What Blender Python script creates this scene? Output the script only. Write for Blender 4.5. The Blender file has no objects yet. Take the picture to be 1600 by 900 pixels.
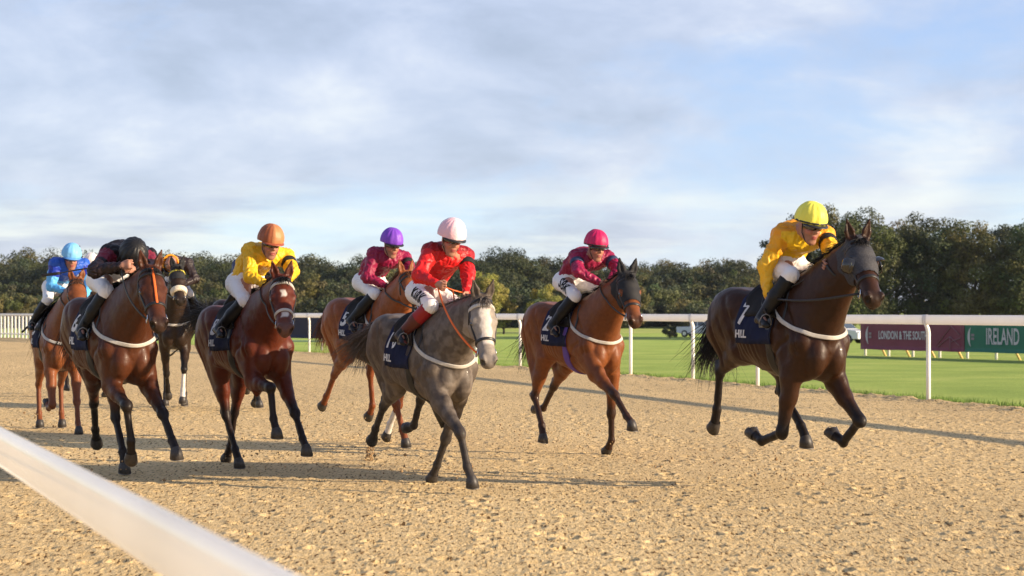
import bpy, bmesh, math, random
import numpy as np
from mathutils import Vector, Matrix
from mathutils.bvhtree import BVHTree
from mathutils.geometry import interpolate_bezier
SC=bpy.context.scene; COL=SC.collection; PI=math.pi; D2R=PI/180
# ------------------------------------------------------------------ camera
cam=bpy.data.cameras.new('camera'); camo=bpy.data.objects.new('camera',cam); COL.objects.link(camo)
camo.location=(0,0,1.42); camo.rotation_euler=(PI/2+math.atan(37/3200),0,0)
cam.sensor_width=36; cam.lens=72; cam.clip_start=.1; cam.clip_end=8000
cam.dof.use_dof=True; cam.dof.focus_distance=18.5; cam.dof.aperture_fstop=5.0
SC.camera=camo
# ------------------------------------------------------------------ light
SUN_EL=15.5*D2R; SUN_DIR=(math.cos(-19*D2R),math.sin(-19*D2R))   # towards the sun: right, a little behind the camera
wd=bpy.data.worlds.new('World'); SC.world=wd; wd.use_nodes=True
nt=wd.node_tree; nt.nodes.clear(); N=nt.nodes.new; L=nt.links.new
out=N('ShaderNodeOutputWorld'); bg=N('ShaderNodeBackground'); L(bg.outputs[0],out.inputs[0])
sky=N('ShaderNodeTexSky'); sky.sky_type='NISHITA'; sky.sun_disc=False; sky.sun_elevation=SUN_EL
sky.sun_rotation=math.atan2(SUN_DIR[0],SUN_DIR[1]); sky.air_density=1; sky.dust_density=.6; sky.ozone_density=2
bg.inputs[1].default_value=.1
tc=N('ShaderNodeTexCoord'); sep=N('ShaderNodeSeparateXYZ'); L(tc.outputs['Generated'],sep.inputs[0])
def math_(op,a,b=None,c=None):
    n=N('ShaderNodeMath'); n.operation=op
    for i,v in enumerate((a,b,c)):
        if v is None: continue
        if hasattr(v,'links'): L(v,n.inputs[i])
        else: n.inputs[i].default_value=v
    return n.outputs[0]
mp=N('ShaderNodeMapping'); L(tc.outputs['Generated'],mp.inputs[0]); mp.inputs['Scale'].default_value=(1,1,2.5); mp.inputs['Location'].default_value=(3.1,1.7,.4)
def noise_w(scale,det,rough,dist=0.,vec=None):
    n=N('ShaderNodeTexNoise'); L(vec or mp.outputs[0],n.inputs['Vector']); n.inputs['Scale'].default_value=scale
    n.inputs['Detail'].default_value=det; n.inputs['Roughness'].default_value=rough; n.inputs['Distortion'].default_value=dist; return n.outputs[0]
def ramp_w(f,*st):
    r=N('ShaderNodeValToRGB'); L(f,r.inputs[0]); e=r.color_ramp.elements
    while len(e)<len(st): e.new(.5)
    for x,(p,c) in zip(e,st): x.position=p; x.color=(*c,1) if len(c)==3 else c
    return r.outputs[0]
def mix_w(f,a,b,mode='MIX'):
    m=N('ShaderNodeMix'); m.data_type='RGBA'; m.blend_type=mode
    for s,v in ((m.inputs[0],f),(m.inputs[6],a),(m.inputs[7],b)):
        if hasattr(v,'links'): L(v,s)
        else: s.default_value=v
    return m.outputs[2]
n1=noise_w(4.6,9,.58,.25); mp2=N('ShaderNodeMapping'); L(tc.outputs['Generated'],mp2.inputs[0]); mp2.inputs['Scale'].default_value=(1,1,9); mp2.inputs['Location'].default_value=(1.3,.2,.9)
n2=noise_w(6.,6,.6,.2,mp2.outputs[0]); n3=noise_w(7.5,8,.57,.2)
SKB=7.6   # cloud radiance in sky-texture units
def g(r,gg,b): return (r*SKB,gg*SKB,b*SKB)
# clear sky between the clouds, paler towards the horizon
el=sep.outputs[2]
clear=ramp_w(el,(0.,g(.68,.80,.86)),(.035,g(.60,.74,.86)),(.07,g(.42,.56,.80)),(.16,g(.34,.46,.74)),(.6,g(.22,.38,.75)))
cloudc=ramp_w(n3,(.36,g(.37,.415,.55)),(.47,g(.455,.505,.66)),(.56,g(.55,.59,.73)),(.68,g(.74,.755,.80)))
cov=math_('ADD',n1,math_('MULTIPLY',el,1.1)); covr=ramp_w(cov,(.47,(0,0,0)),(.60,(.95,.95,.95)))
c1=mix_w(covr,clear,cloudc)
band=math_('MULTIPLY',ramp_w(n2,(.46,(0,0,0)),(.60,(.85,.85,.85))),ramp_w(el,(.0,(1,1,1)),(.035,(.9,.9,.9)),(.075,(0,0,0))))
c2=mix_w(band,c1,(*g(.76,.80,.79),1))
fin=mix_w(1.,mix_w(.80,sky.outputs[0],c2),ramp_w(el,(.0,(1,1,1)),(.17,(1,1,1)),(.5,(.58,.62,.72)),(1.,(.48,.53,.64))),'MULTIPLY')
L(fin,bg.inputs[0])
sun=bpy.data.lights.new('sun','SUN'); suno=bpy.data.objects.new('sun',sun); COL.objects.link(suno)
sun.energy=5.0; sun.angle=.6*D2R; sun.color=(1,.80,.57)
sd=Vector((SUN_DIR[0]*math.cos(SUN_EL),SUN_DIR[1]*math.cos(SUN_EL),math.sin(SUN_EL)))
suno.rotation_euler=sd.to_track_quat('Z','Y').to_euler(); suno.location=(30,-10,20)
SC.view_settings.view_transform='Standard'; SC.view_settings.look='None'; SC.view_settings.exposure=0.82; SC.view_settings.gamma=1
SC.cycles.use_denoising=True; SC.cycles.max_bounces=6; SC.cycles.transparent_max_bounces=8
# ------------------------------------------------------------------ materials
MATS={}
def mat(name,col=(.5,.5,.5),rough=.6,spec=.5,metal=0,noise=None,bump=None,vcol=False,coat=0,sheen=0,trans=0,stretch=None,back=None):
    """noise=(scale,amount) darkens/lightens; bump=(scale,strength,dist)"""
    if name in MATS: return MATS[name]
    m=bpy.data.materials.new(name); m.use_nodes=True; t=m.node_tree; b=t.nodes['Principled BSDF']; MATS[name]=m
    b.inputs['Base Color'].default_value=(*col,1); b.inputs['Roughness'].default_value=rough; b.inputs['Specular IOR Level'].default_value=spec
    b.inputs['Metallic'].default_value=metal; b.inputs['Coat Weight'].default_value=coat; b.inputs['Sheen Weight'].default_value=sheen
    if sheen: b.inputs['Sheen Roughness'].default_value=.35; b.inputs['Sheen Tint'].default_value=(min(1,col[0]*3+.2),min(1,col[1]*3+.15),min(1,col[2]*3+.1),1)
    tcn=t.nodes.new('ShaderNodeTexCoord'); vec=tcn.outputs['Object']
    if stretch:
        mpn=t.nodes.new('ShaderNodeMapping'); t.links.new(vec,mpn.inputs[0]); mpn.inputs['Scale'].default_value=stretch; vec=mpn.outputs[0]
    src=None
    if vcol:
        a=t.nodes.new('ShaderNodeAttribute'); a.attribute_name='col'; src=a.outputs['Color']
    if noise:
        n=t.nodes.new('ShaderNodeTexNoise'); n.inputs['Scale'].default_value=noise[0]; n.inputs['Detail'].default_value=5; t.links.new(vec,n.inputs['Vector'])
        r=t.nodes.new('ShaderNodeMapRange'); t.links.new(n.outputs[0],r.inputs[0]); r.inputs[1].default_value=.3; r.inputs[2].default_value=.7
        r.inputs[3].default_value=1-noise[1]; r.inputs[4].default_value=1+noise[1]
        mx=t.nodes.new('ShaderNodeMix'); mx.data_type='RGBA'; mx.blend_type='MULTIPLY'; mx.inputs[0].default_value=1
        if src: t.links.new(src,mx.inputs[6])
        else: mx.inputs[6].default_value=(*col,1)
        t.links.new(r.outputs[0],mx.inputs[7]); src=mx.outputs[2]
    if src: t.links.new(src,b.inputs['Base Color'])
    if trans:
        tr=t.nodes.new('ShaderNodeBsdfTranslucent'); tr.inputs[0].default_value=(*[min(1,c*1.15) for c in col],1); mx=t.nodes.new('ShaderNodeMixShader'); mx.inputs[0].default_value=trans; o=t.nodes['Material Output']; t.links.new(b.outputs[0],mx.inputs[1]); t.links.new(tr.outputs[0],mx.inputs[2]); t.links.new(mx.outputs[0],o.inputs['Surface'])
    if bump:
        n=t.nodes.new('ShaderNodeTexNoise'); n.inputs['Scale'].default_value=bump[0]; n.inputs['Detail'].default_value=4; t.links.new(vec,n.inputs['Vector'])
        bp=t.nodes.new('ShaderNodeBump'); bp.inputs['Strength'].default_value=bump[1]; bp.inputs['Distance'].default_value=bump[2]
        t.links.new(n.outputs[0],bp.inputs['Height']); t.links.new(bp.outputs[0],b.inputs['Normal'])
    return m
# ------------------------------------------------------------------ object helpers
def tag(o,label=None,cat=None,group=None,kind=None):
    if label: o['label']=label
    if cat: o['category']=cat
    if group: o['group']=group
    if kind: o['kind']=kind
    return o
def empty(name,loc=(0,0,0),mtx=None):
    o=bpy.data.objects.new(name,None); COL.objects.link(o); o.empty_display_size=.2
    if mtx is not None: o.matrix_world=mtx
    else: o.location=loc
    return o
def meshdata(name,v,f,smooth=True,col=None):
    me=bpy.data.meshes.new(name); v=np.asarray(v,np.float32)
    if isinstance(f,np.ndarray):
        n=f.shape[1]; me.vertices.add(len(v)); me.vertices.foreach_set('co',v.ravel()); me.loops.add(f.size); me.loops.foreach_set('vertex_index',f.astype(np.int32).ravel())
        me.polygons.add(len(f)); me.polygons.foreach_set('loop_start',np.arange(0,f.size,n,dtype=np.int32)); me.update(calc_edges=True)
    else:
        me.from_pydata([tuple(map(float,p)) for p in v],[],f); me.update()
    if smooth: me.polygons.foreach_set('use_smooth',np.ones(len(me.polygons),bool))
    if col is not None:
        a=me.color_attributes.new('col','FLOAT_COLOR','POINT'); c=np.ones((len(v),4),np.float32); c[:,:3]=col; a.data.foreach_set('color',c.ravel())
    return me
def mk(name,v,f,m,parent=None,smooth=True,col=None,loc=None):
    me=meshdata(name,v,f,smooth,col); me.materials.append(m)
    o=bpy.data.objects.new(name,me); COL.objects.link(o)
    if parent: o.parent=parent
    if loc is not None: o.location=loc
    return o
class MB:
    def __init__(s): s.v=[];s.f=[]
    def add(s,v,f):
        n=len(s.v); s.v+=[tuple(map(float,p)) for p in v]; s.f+=[tuple(i+n for i in q) for q in f]; return s
    def box(s,lo,hi,M=None,bev=0):
        x0,y0,z0=lo;x1,y1,z1=hi
        v=[(x0,y0,z0),(x1,y0,z0),(x1,y1,z0),(x0,y1,z0),(x0,y0,z1),(x1,y0,z1),(x1,y1,z1),(x0,y1,z1)]
        if M is not None: v=[M@Vector(p) for p in v]
        return s.add(v,[(0,3,2,1),(4,5,6,7),(0,1,5,4),(1,2,6,5),(2,3,7,6),(3,0,4,7)])
    def tube(s,pts,r,n=8,prof=None,cap=True,up=None):
        P=[Vector(p) for p in pts]; rs=r if hasattr(r,'__len__') else [r]*len(P); rings=[]; ref=Vector(up) if up else None
        for i,p in enumerate(P):
            t=(P[min(i+1,len(P)-1)]-P[max(i-1,0)]).normalized()
            if ref is None: ref=Vector((0,0,1)) if abs(t.z)<.9 else Vector((1,0,0))
            u=(ref-t*ref.dot(t)); u=u.normalized() if u.length>1e-6 else t.orthogonal().normalized(); w=t.cross(u)
            if not up: ref=u
            pr=prof or [(math.cos(2*PI*k/n),math.sin(2*PI*k/n)) for k in range(n)]
            rings.append([p+(u*a+w*b)*rs[i] for a,b in pr])
        k=len(rings[0]); v=[q for rg in rings for q in rg]; f=[]
        for i in range(len(rings)-1):
            for j in range(k): a=i*k+j;b=i*k+(j+1)%k; f.append((a,b,b+k,a+k))
        if cap: f+= [tuple(range(k-1,-1,-1)),tuple(range(len(v)-k,len(v)))]
        return s.add(v,f)
    def build(s,name,m,parent=None,smooth=True,**k): return mk(name,s.v,s.f,m,parent,smooth,**k)
# ------------------------------------------------------------------ implicit surfaces
V3=lambda *a: np.array(a,float)
def nrm(v): v=np.asarray(v,float); return v/(np.linalg.norm(v)+1e-12)
class Field:
    def __init__(s,lo,hi,h):
        s.lo=np.array(lo,float); s.h=h; s.n=np.ceil((np.array(hi)-s.lo)/h).astype(int)+1; s.a=np.full(s.n,9.,np.float32)
    def _sub(s,lo,hi):
        i0=np.clip(np.floor((np.array(lo)-s.lo)/s.h).astype(int),0,s.n); i1=np.clip(np.ceil((np.array(hi)-s.lo)/s.h).astype(int)+1,0,s.n)
        ax=[(s.lo[k]+s.h*np.arange(i0[k],i1[k])).astype(np.float32) for k in range(3)]
        sl=tuple(slice(i0[k],i1[k]) for k in range(3))
        return sl,ax[0][:,None,None],ax[1][None,:,None],ax[2][None,None,:]
    def _put(s,sl,d,k,carve=False):
        a=s.a[sl]
        if a.size==0: return
        if carve:
            d=-d; hh=np.clip(.5-.5*(d-a)*-1/k*1.,0,1) if False else None
            if k>0:
                hh=np.clip(.5+.5*(d-a)/k,0,1); s.a[sl]=a+(d-a)*hh+k*hh*(1-hh)
            else: s.a[sl]=np.maximum(a,d)
            return
        if k<=0: s.a[sl]=np.minimum(a,d); return
        hh=np.clip(.5+.5*(d-a)/k,0,1); s.a[sl]=d+(a-d)*hh-k*hh*(1-hh)
    def limb(s,p0,p1,r0,r1,u=(0,1,0),k=.03,carve=False,cap=1.):
        p0=np.array(p0,float);p1=np.array(p1,float)
        r0=(r0,r0) if not hasattr(r0,'__len__') else r0; r1=(r1,r1) if not hasattr(r1,'__len__') else r1
        Ln=np.linalg.norm(p1-p0)+1e-6; a=(p1-p0)/Ln; u=np.array(u,float); u=u-a*(u@a); u=nrm(u) if np.linalg.norm(u)>1e-3 else nrm(np.cross(a,(.3,.5,.8))); v=np.cross(a,u)
        R=max(*r0,*r1)*max(1,cap)+k*1.2+s.h*2
        sl,x,y,z=s._sub(np.minimum(p0,p1)-R,np.maximum(p0,p1)+R)
        x=x-p0[0];y=y-p0[1];z=z-p0[2]
        t=x*a[0]+y*a[1]+z*a[2]; tc=np.clip(t,0,Ln); o=t-tc; q=tc/Ln
        ru=r0[0]+(r1[0]-r0[0])*q; rv=r0[1]+(r1[1]-r0[1])*q; rm=np.minimum(ru,rv)*cap
        du=(x*u[0]+y*u[1]+z*u[2])/ru; dv=(x*v[0]+y*v[1]+z*v[2])/rv; do=o/rm
        k0=np.sqrt(du*du+dv*dv+do*do); k1=np.sqrt((du/ru)**2+(dv/rv)**2+(do/rm)**2)+1e-6
        s._put(sl,(k0*(k0-1)/k1).astype(np.float32),k,carve)
    def ell(s,c,r,ax=None,k=.03,carve=False):
        c=np.array(c,float); ax=np.eye(3) if ax is None else np.array(ax,float)
        R=max(r)+k*1.2+s.h*2; sl,x,y,z=s._sub(c-R,c+R); x=x-c[0];y=y-c[1];z=z-c[2]
        d=[(x*ax[i][0]+y*ax[i][1]+z*ax[i][2])/r[i] for i in range(3)]
        k0=np.sqrt(d[0]**2+d[1]**2+d[2]**2); k1=np.sqrt((d[0]/r[0])**2+(d[1]/r[1])**2+(d[2]/r[2])**2)+1e-6
        s._put(sl,(k0*(k0-1)/k1).astype(np.float32),k,carve)
    def chain(s,pts,rs,u=(0,1,0),k=.03):
        for i in range(len(pts)-1): s.limb(pts[i],pts[i+1],rs[i],rs[i+1],u,k if i==0 else k*.6)
    def mesh(s):
        a=s.a; S=a<0; n=np.array(a.shape)
        c=np.zeros(n-1,np.uint8)
        for i in range(2):
            for j in range(2):
                for k in range(2): c+=S[i:n[0]-1+i,j:n[1]-1+j,k:n[2]-1+k]
        act=(c>0)&(c<8); I=np.argwhere(act); idx=np.full(act.shape,-1,np.int32); idx[act]=np.arange(len(I))
        acc=np.zeros((len(I),3),np.float32); cnt=np.zeros(len(I),np.float32)
        cor=[(i,j,k) for i in range(2) for j in range(2) for k in range(2)]
        for A in cor:
            for ax in range(3):
                if A[ax]==1: continue
                B=list(A);B[ax]=1
                va=a[I[:,0]+A[0],I[:,1]+A[1],I[:,2]+A[2]]; vb=a[I[:,0]+B[0],I[:,1]+B[1],I[:,2]+B[2]]
                m=(va<0)!=(vb<0); t=np.where(m,va/np.where(m,va-vb,1),0)
                p=np.tile(np.array(A,np.float32),(len(I),1)); p[:,ax]+=t; acc+=p*m[:,None]; cnt+=m
        V=(I+acc/cnt[:,None])*s.h+s.lo; F=[]
        for ax in range(3):
            b,cx=[(1,2),(2,0),(0,1)][ax]
            s0=[slice(1,-1)]*3; s0[ax]=slice(0,-1); s1=[slice(1,-1)]*3; s1[ax]=slice(1,None)
            x0=S[tuple(s0)];x1=S[tuple(s1)]; E=np.argwhere(x0!=x1)
            if not len(E): continue
            base=E.copy(); base[:,b]+=1; base[:,cx]+=1
            inside=x0[E[:,0],E[:,1],E[:,2]]
            def cell(db,dc):
                q=base.copy(); q[:,b]-=db; q[:,cx]-=dc; return idx[q[:,0],q[:,1],q[:,2]]
            q=np.stack([cell(0,0),cell(1,0),cell(1,1),cell(0,1)],1); q[~inside]=q[~inside][:,::-1]; F.append(q)
        F=np.concatenate(F)
        # light smoothing towards the neighbour mean
        for lam in (.5,-.35,.4):
            sm=np.zeros_like(V);ct=np.zeros(len(V))
            for i in range(4):
                np.add.at(sm,F[:,i],V[F[:,(i+1)%4]]); np.add.at(ct,F[:,i],1); np.add.at(sm,F[:,i],V[F[:,(i+3)%4]]); np.add.at(ct,F[:,i],1)
            V=V+lam*(sm/ct[:,None]-V)
        return V.astype(np.float32),F.astype(np.int32)
def vnoise(P,scale,seed=0):
    """value noise in 3-D for numpy arrays"""
    p=np.asarray(P,np.float64)*scale; i=np.floor(p).astype(np.int64); f=p-i; f=f*f*(3-2*f); r=0
    def hsh(a,b,c):
        h=(a*374761393+b*668265263+c*2147483647+seed*974711)&0xffffffff; h=((h^(h>>13))*1274126177)&0xffffffff; return ((h^(h>>16))&0xffff)/65535.
    for a in range(2):
        for b in range(2):
            for c in range(2):
                w=(f[:,0] if a else 1-f[:,0])*(f[:,1] if b else 1-f[:,1])*(f[:,2] if c else 1-f[:,2]); r=r+w*hsh(i[:,0]+a,i[:,1]+b,i[:,2]+c)
    return r
def vnoise2(X,Y,seed=0):
    i=np.floor(X).astype(np.int64); j=np.floor(Y).astype(np.int64); fx=X-i; fy=Y-j; fx=fx*fx*(3-2*fx); fy=fy*fy*(3-2*fy)
    def hsh(a,b):
        h=(a*374761393+b*668265263+seed*974711+12345)&0xffffffff; h=((h^(h>>13))*1274126177)&0xffffffff; return ((h^(h>>16))&0xffff)/65535.
    return (hsh(i,j)*(1-fx)+hsh(i+1,j)*fx)*(1-fy)+(hsh(i,j+1)*(1-fx)+hsh(i+1,j+1)*fx)*fy
_txt={}
def text_mesh(s,size,bold=0.,cuts=2,spacing=1.,shear=0.):
    """flat lettering centred on the origin in the x-y plane"""
    c=bpy.data.curves.new('t','FONT'); c.body=s; c.size=size; c.align_x='CENTER'; c.align_y='CENTER'; c.offset=bold; c.resolution_u=3; c.space_character=spacing; c.shear=shear
    o=bpy.data.objects.new('t',c); COL.objects.link(o); dg=bpy.context.evaluated_depsgraph_get(); me=bpy.data.meshes.new_from_object(o.evaluated_get(dg))
    bm=bmesh.new(); bm.from_mesh(me); bmesh.ops.triangulate(bm,faces=bm.faces)
    for _ in range(cuts):
        es=[e for e in bm.edges if e.calc_length()>size*.12]
        if es: bmesh.ops.subdivide_edges(bm,edges=es,cuts=1); bmesh.ops.triangulate(bm,faces=bm.faces)
    v=[tuple(x.co) for x in bm.verts]; bm.verts.index_update(); f=[tuple(q.index for q in x.verts) for x in bm.faces]; bm.free()
    bpy.data.objects.remove(o); bpy.data.curves.remove(c); bpy.data.meshes.remove(me); return np.array(v),f
# fitted poses: root x, y, lift, heading, pitch, scale, neck and head angles, then five joint angles per leg
POSE={
'A':[2.191,16.768,0.031,0.444,-0.011,1.023,0.756,0.065,-0.776,-0.283,0.086,-0.447,-0.156,-1.26,-1.903,-1.943,0.059,-0.158,0.831,-0.897,-1.942,-2.006,-0.166,0.215,-1.347,-0.321,-0.546,-0.598,-0.014,1.272,0.028,0.83,0.577,0.526],
'B':[0.625,20.514,0.046,0.504,-0.038,0.939,0.708,-0.012,-0.845,-0.277,-0.037,0.541,1.091,0.855,0.939,0.933,0.085,-0.291,-0.133,-0.071,-0.722,-0.739,0.118,0.597,-0.296,0.671,0.42,0.395,0.081,0.279,-0.866,-0.779,-1.423,-1.479],
'C':[-0.73,16.888,-0.054,0.473,-0.048,0.924,0.513,0.02,-1.001,-0.203,-0.092,0.476,1.008,0.335,0.595,0.613,-0.038,-0.569,-0.491,-0.523,-0.612,-0.592,-0.175,0.356,-1.041,-0.844,-0.799,-0.822,0.201,0.916,-0.891,-0.754,-1.332,-1.386],
'D':[-1.53,22.126,0.047,0.566,-0.051,0.967,0.71,-0.226,-0.64,0.089,-0.083,0.148,0.559,0.42,0.416,0.417,-0.0,-0.33,-0.171,-0.659,-0.477,-0.468,-0.114,0.489,-0.938,-0.73,-0.79,-0.808,0.099,1.181,-0.375,0.019,-0.649,-0.716],
'E':[-2.408,18.488,0.029,0.507,0.027,0.942,0.493,-0.137,-0.851,-0.321,-0.007,0.109,1.441,0.213,0.539,0.54,-0.018,-0.06,0.791,0.679,0.772,0.777,-0.083,0.469,0.052,0.492,0.498,0.497,0.019,0.104,-0.507,-0.398,-0.757,-0.747],
'F':[-3.476,17.693,-0.004,0.472,-0.015,0.994,0.569,0.039,-0.779,-0.11,-0.117,-0.174,1.208,0.072,-0.325,-0.397,0.074,-0.007,1.029,0.786,0.818,0.814,-0.311,0.247,-0.745,-0.737,-0.672,-0.627,0.002,0.522,0.1,0.702,0.324,0.31],
'G':[-5.429,24.477,-0.058,0.362,-0.013,0.954,0.824,0.154,-0.765,-0.088,0.003,-0.106,0.432,-1.36,-1.973,-2.021,-0.042,-0.275,0.522,0.586,0.887,0.87,0.0,0.428,-0.819,0.204,0.467,0.47,0.0,0.428,-0.819,0.204,0.467,0.47],
'H':[-4.936,29.985,0.043,0.156,0.019,1.003,0.9,0.084,-0.91,0.149,-0.073,-0.576,-0.41,-0.93,-0.442,-0.404,-0.044,-0.22,0.859,0.007,0.145,0.169,-0.0,0.349,-0.611,0.134,0.4,0.405,-0.0,0.349,-0.611,0.134,0.4,0.405],
'I':[-3.97,30.0,0.05,0.47,0,1.0,0.75,0,-0.7,0,-0.083,0.148,0.559,0.42,0.416,0.417,-0.0,-0.33,-0.171,-0.659,-0.477,-0.468,-0.114,0.489,-0.938,-0.73,-0.79,-0.808,0.099,1.181,-0.375,0.019,-0.649,-0.716],
'J':[-7.1,34.1,0.05,0.45,0,1.0,0.75,0,-0.7,0,-0.037,0.541,1.091,0.855,0.939,0.933,0.085,-0.291,-0.133,-0.071,-0.722,-0.739,0.118,0.597,-0.296,0.671,0.42,0.395,0.081,0.279,-0.866,-0.779,-1.423,-1.479],
}
RIDE={
'A':{"pelvis":[-0.073,-0.003,1.718],"neck":[0.328,0.029,2.011],"head":[0.5,-0.045,2.039],"chin":[0.498,-0.051,1.882],"shR":[0.257,-0.141,1.969],"shL":[0.316,0.212,1.969],"elR":[0.179,-0.25,1.715],"elL":[0.539,0.122,1.83],"haR":[0.248,-0.265,1.467],"haL":[0.722,-0.034,1.733],"hipR":[0.028,-0.043,1.715],"hipL":[-0.131,0.06,1.78],"knR":[0.418,-0.17,1.65],"knL":[0.234,0.2,1.657],"anR":[0.24,-0.315,1.327],"anL":[0.019,0.35,1.354],"toR":[0.396,-0.37,1.263],"toL":[0.135,0.36,1.216]},
'B':{"pelvis":[-0.117,-0.002,1.79],"neck":[0.29,0.044,2.076],"head":[0.448,-0.02,2.159],"chin":[0.464,-0.018,2.002],"shR":[0.232,-0.13,2.045],"shL":[0.277,0.227,2.047],"elR":[0.449,-0.233,1.9],"elL":[0.531,0.212,1.931],"haR":[0.6,-0.056,1.785],"haL":[0.592,0.029,1.757],"hipR":[-0.048,-0.082,1.801],"hipL":[-0.193,0.05,1.84],"knR":[0.317,-0.189,1.64],"knL":[0.173,0.194,1.723],"anR":[0.115,-0.332,1.331],"anL":[0.021,0.35,1.387],"toR":[0.263,-0.362,1.236],"toL":[0.116,0.36,1.235]},
'C':{"pelvis":[-0.011,-0.002,1.778],"neck":[0.318,0.102,2.14],"head":[0.455,0.037,2.255],"chin":[0.454,0.026,2.097],"shR":[0.31,-0.082,2.141],"shL":[0.25,0.271,2.104],"elR":[0.407,-0.24,1.931],"elL":[0.463,0.204,1.936],"haR":[0.649,-0.177,1.863],"haL":[0.646,0.103,1.782],"hipR":[0.089,-0.045,1.775],"hipL":[-0.077,0.041,1.847],"knR":[0.476,-0.153,1.672],"knL":[0.255,0.202,1.67],"anR":[0.222,-0.314,1.412],"anL":[0.022,0.35,1.38],"toR":[0.383,-0.359,1.347],"toL":[0.121,0.36,1.23]},
'D':{"pelvis":[-0.07,-0.002,1.754],"neck":[0.306,0.066,2.077],"head":[0.446,-0.003,2.184],"chin":[0.456,-0.003,2.028],"shR":[0.262,-0.112,2.067],"shL":[0.299,0.245,2.03],"elR":[0.303,-0.225,1.813],"elL":[0.537,0.205,1.889],"haR":[0.495,-0.073,1.725],"haL":[0.528,0.013,1.716],"hipR":[0.017,-0.063,1.743],"hipL":[-0.105,0.081,1.808],"knR":[0.4,-0.171,1.634],"knL":[0.239,0.201,1.62],"anR":[0.176,-0.329,1.342],"anL":[0.017,0.35,1.323],"toR":[0.314,-0.363,1.233],"toL":[0.153,0.36,1.206]},
'E':{"pelvis":[-0.028,-0.002,1.758],"neck":[0.361,0.109,2.053],"head":[0.533,0.049,2.105],"chin":[0.532,0.042,1.949],"shR":[0.348,-0.075,2.039],"shL":[0.353,0.282,1.988],"elR":[0.473,-0.133,1.795],"elL":[0.586,0.248,1.838],"haR":[0.702,-0.055,1.701],"haL":[0.763,0.098,1.723],"hipR":[0.072,-0.042,1.752],"hipL":[-0.083,0.069,1.813],"knR":[0.422,-0.165,1.567],"knL":[0.243,0.201,1.603],"anR":[0.155,-0.318,1.319],"anL":[0.016,0.35,1.309],"toR":[0.316,-0.355,1.247],"toL":[0.162,0.36,1.204]},
'F':{"pelvis":[-0.073,-0.002,1.719],"neck":[0.357,0.083,1.958],"head":[0.542,0.04,1.955],"chin":[0.591,0.043,1.808],"shR":[0.352,-0.102,1.932],"shL":[0.282,0.249,1.911],"elR":[0.513,-0.276,1.784],"elL":[0.524,0.21,1.777],"haR":[0.698,-0.099,1.828],"haL":[0.681,0.004,1.797],"hipR":[0.025,-0.049,1.714],"hipL":[-0.121,0.075,1.772],"knR":[0.413,-0.146,1.608],"knL":[0.239,0.201,1.621],"anR":[0.238,-0.307,1.291],"anL":[0.017,0.35,1.324],"toR":[0.402,-0.342,1.221],"toL":[0.153,0.36,1.206]},
'G':{"pelvis":[-0.13,0.001,1.861],"neck":[0.293,0.088,2.115],"head":[0.451,0.098,2.221],"chin":[0.455,0.094,2.063],"shR":[0.364,-0.08,2.141],"shL":[0.295,0.273,2.134],"elR":[0.368,-0.135,1.866],"elL":[0.391,0.33,1.877],"haR":[0.581,0.001,1.806],"haL":[0.602,0.243,1.753],"hipR":[-0.08,-0.09,1.847],"hipL":[-0.121,0.105,1.841],"knR":[0.295,-0.167,1.7],"knL":[0.228,0.201,1.648],"anR":[0.097,-0.334,1.393],"anL":[0.019,0.35,1.341],"toR":[0.272,-0.348,1.353],"toL":[0.142,0.36,1.209]},
'H':{"pelvis":[-0.145,-0.0,1.815],"neck":[0.256,0.001,2.113],"head":[0.426,-0.059,2.052],"chin":[0.579,-0.057,2.076],"shR":[0.241,-0.179,2.073],"shL":[0.239,0.181,2.072],"elR":[0.347,-0.288,1.838],"elL":[0.347,0.289,1.837],"haR":[0.482,-0.09,1.739],"haL":[0.483,0.09,1.739],"hipR":[-0.114,-0.1,1.819],"hipL":[-0.114,0.1,1.82],"knR":[0.236,-0.201,1.63],"knL":[0.236,0.201,1.632],"anR":[0.018,-0.35,1.33],"anL":[0.018,0.35,1.332],"toR":[0.149,-0.36,1.208],"toL":[0.148,0.36,1.208]},
'I':{"pelvis":[-0.117,-0.002,1.79],"neck":[0.29,0.044,2.076],"head":[0.448,-0.02,2.159],"chin":[0.464,-0.018,2.002],"shR":[0.232,-0.13,2.045],"shL":[0.277,0.227,2.047],"elR":[0.449,-0.233,1.9],"elL":[0.531,0.212,1.931],"haR":[0.6,-0.056,1.785],"haL":[0.592,0.029,1.757],"hipR":[-0.048,-0.082,1.801],"hipL":[-0.193,0.05,1.84],"knR":[0.317,-0.189,1.64],"knL":[0.173,0.194,1.723],"anR":[0.115,-0.332,1.331],"anL":[0.021,0.35,1.387],"toR":[0.263,-0.362,1.236],"toL":[0.116,0.36,1.235]},
'J':{"pelvis":[-0.117,-0.002,1.79],"neck":[0.29,0.044,2.076],"head":[0.448,-0.02,2.159],"chin":[0.464,-0.018,2.002],"shR":[0.232,-0.13,2.045],"shL":[0.277,0.227,2.047],"elR":[0.449,-0.233,1.9],"elL":[0.531,0.212,1.931],"haR":[0.6,-0.056,1.785],"haL":[0.592,0.029,1.757],"hipR":[-0.048,-0.082,1.801],"hipL":[-0.193,0.05,1.84],"knR":[0.317,-0.189,1.64],"knL":[0.173,0.194,1.723],"anR":[0.115,-0.332,1.331],"anL":[0.021,0.35,1.387],"toR":[0.263,-0.362,1.236],"toL":[0.116,0.36,1.235]},
}
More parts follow.
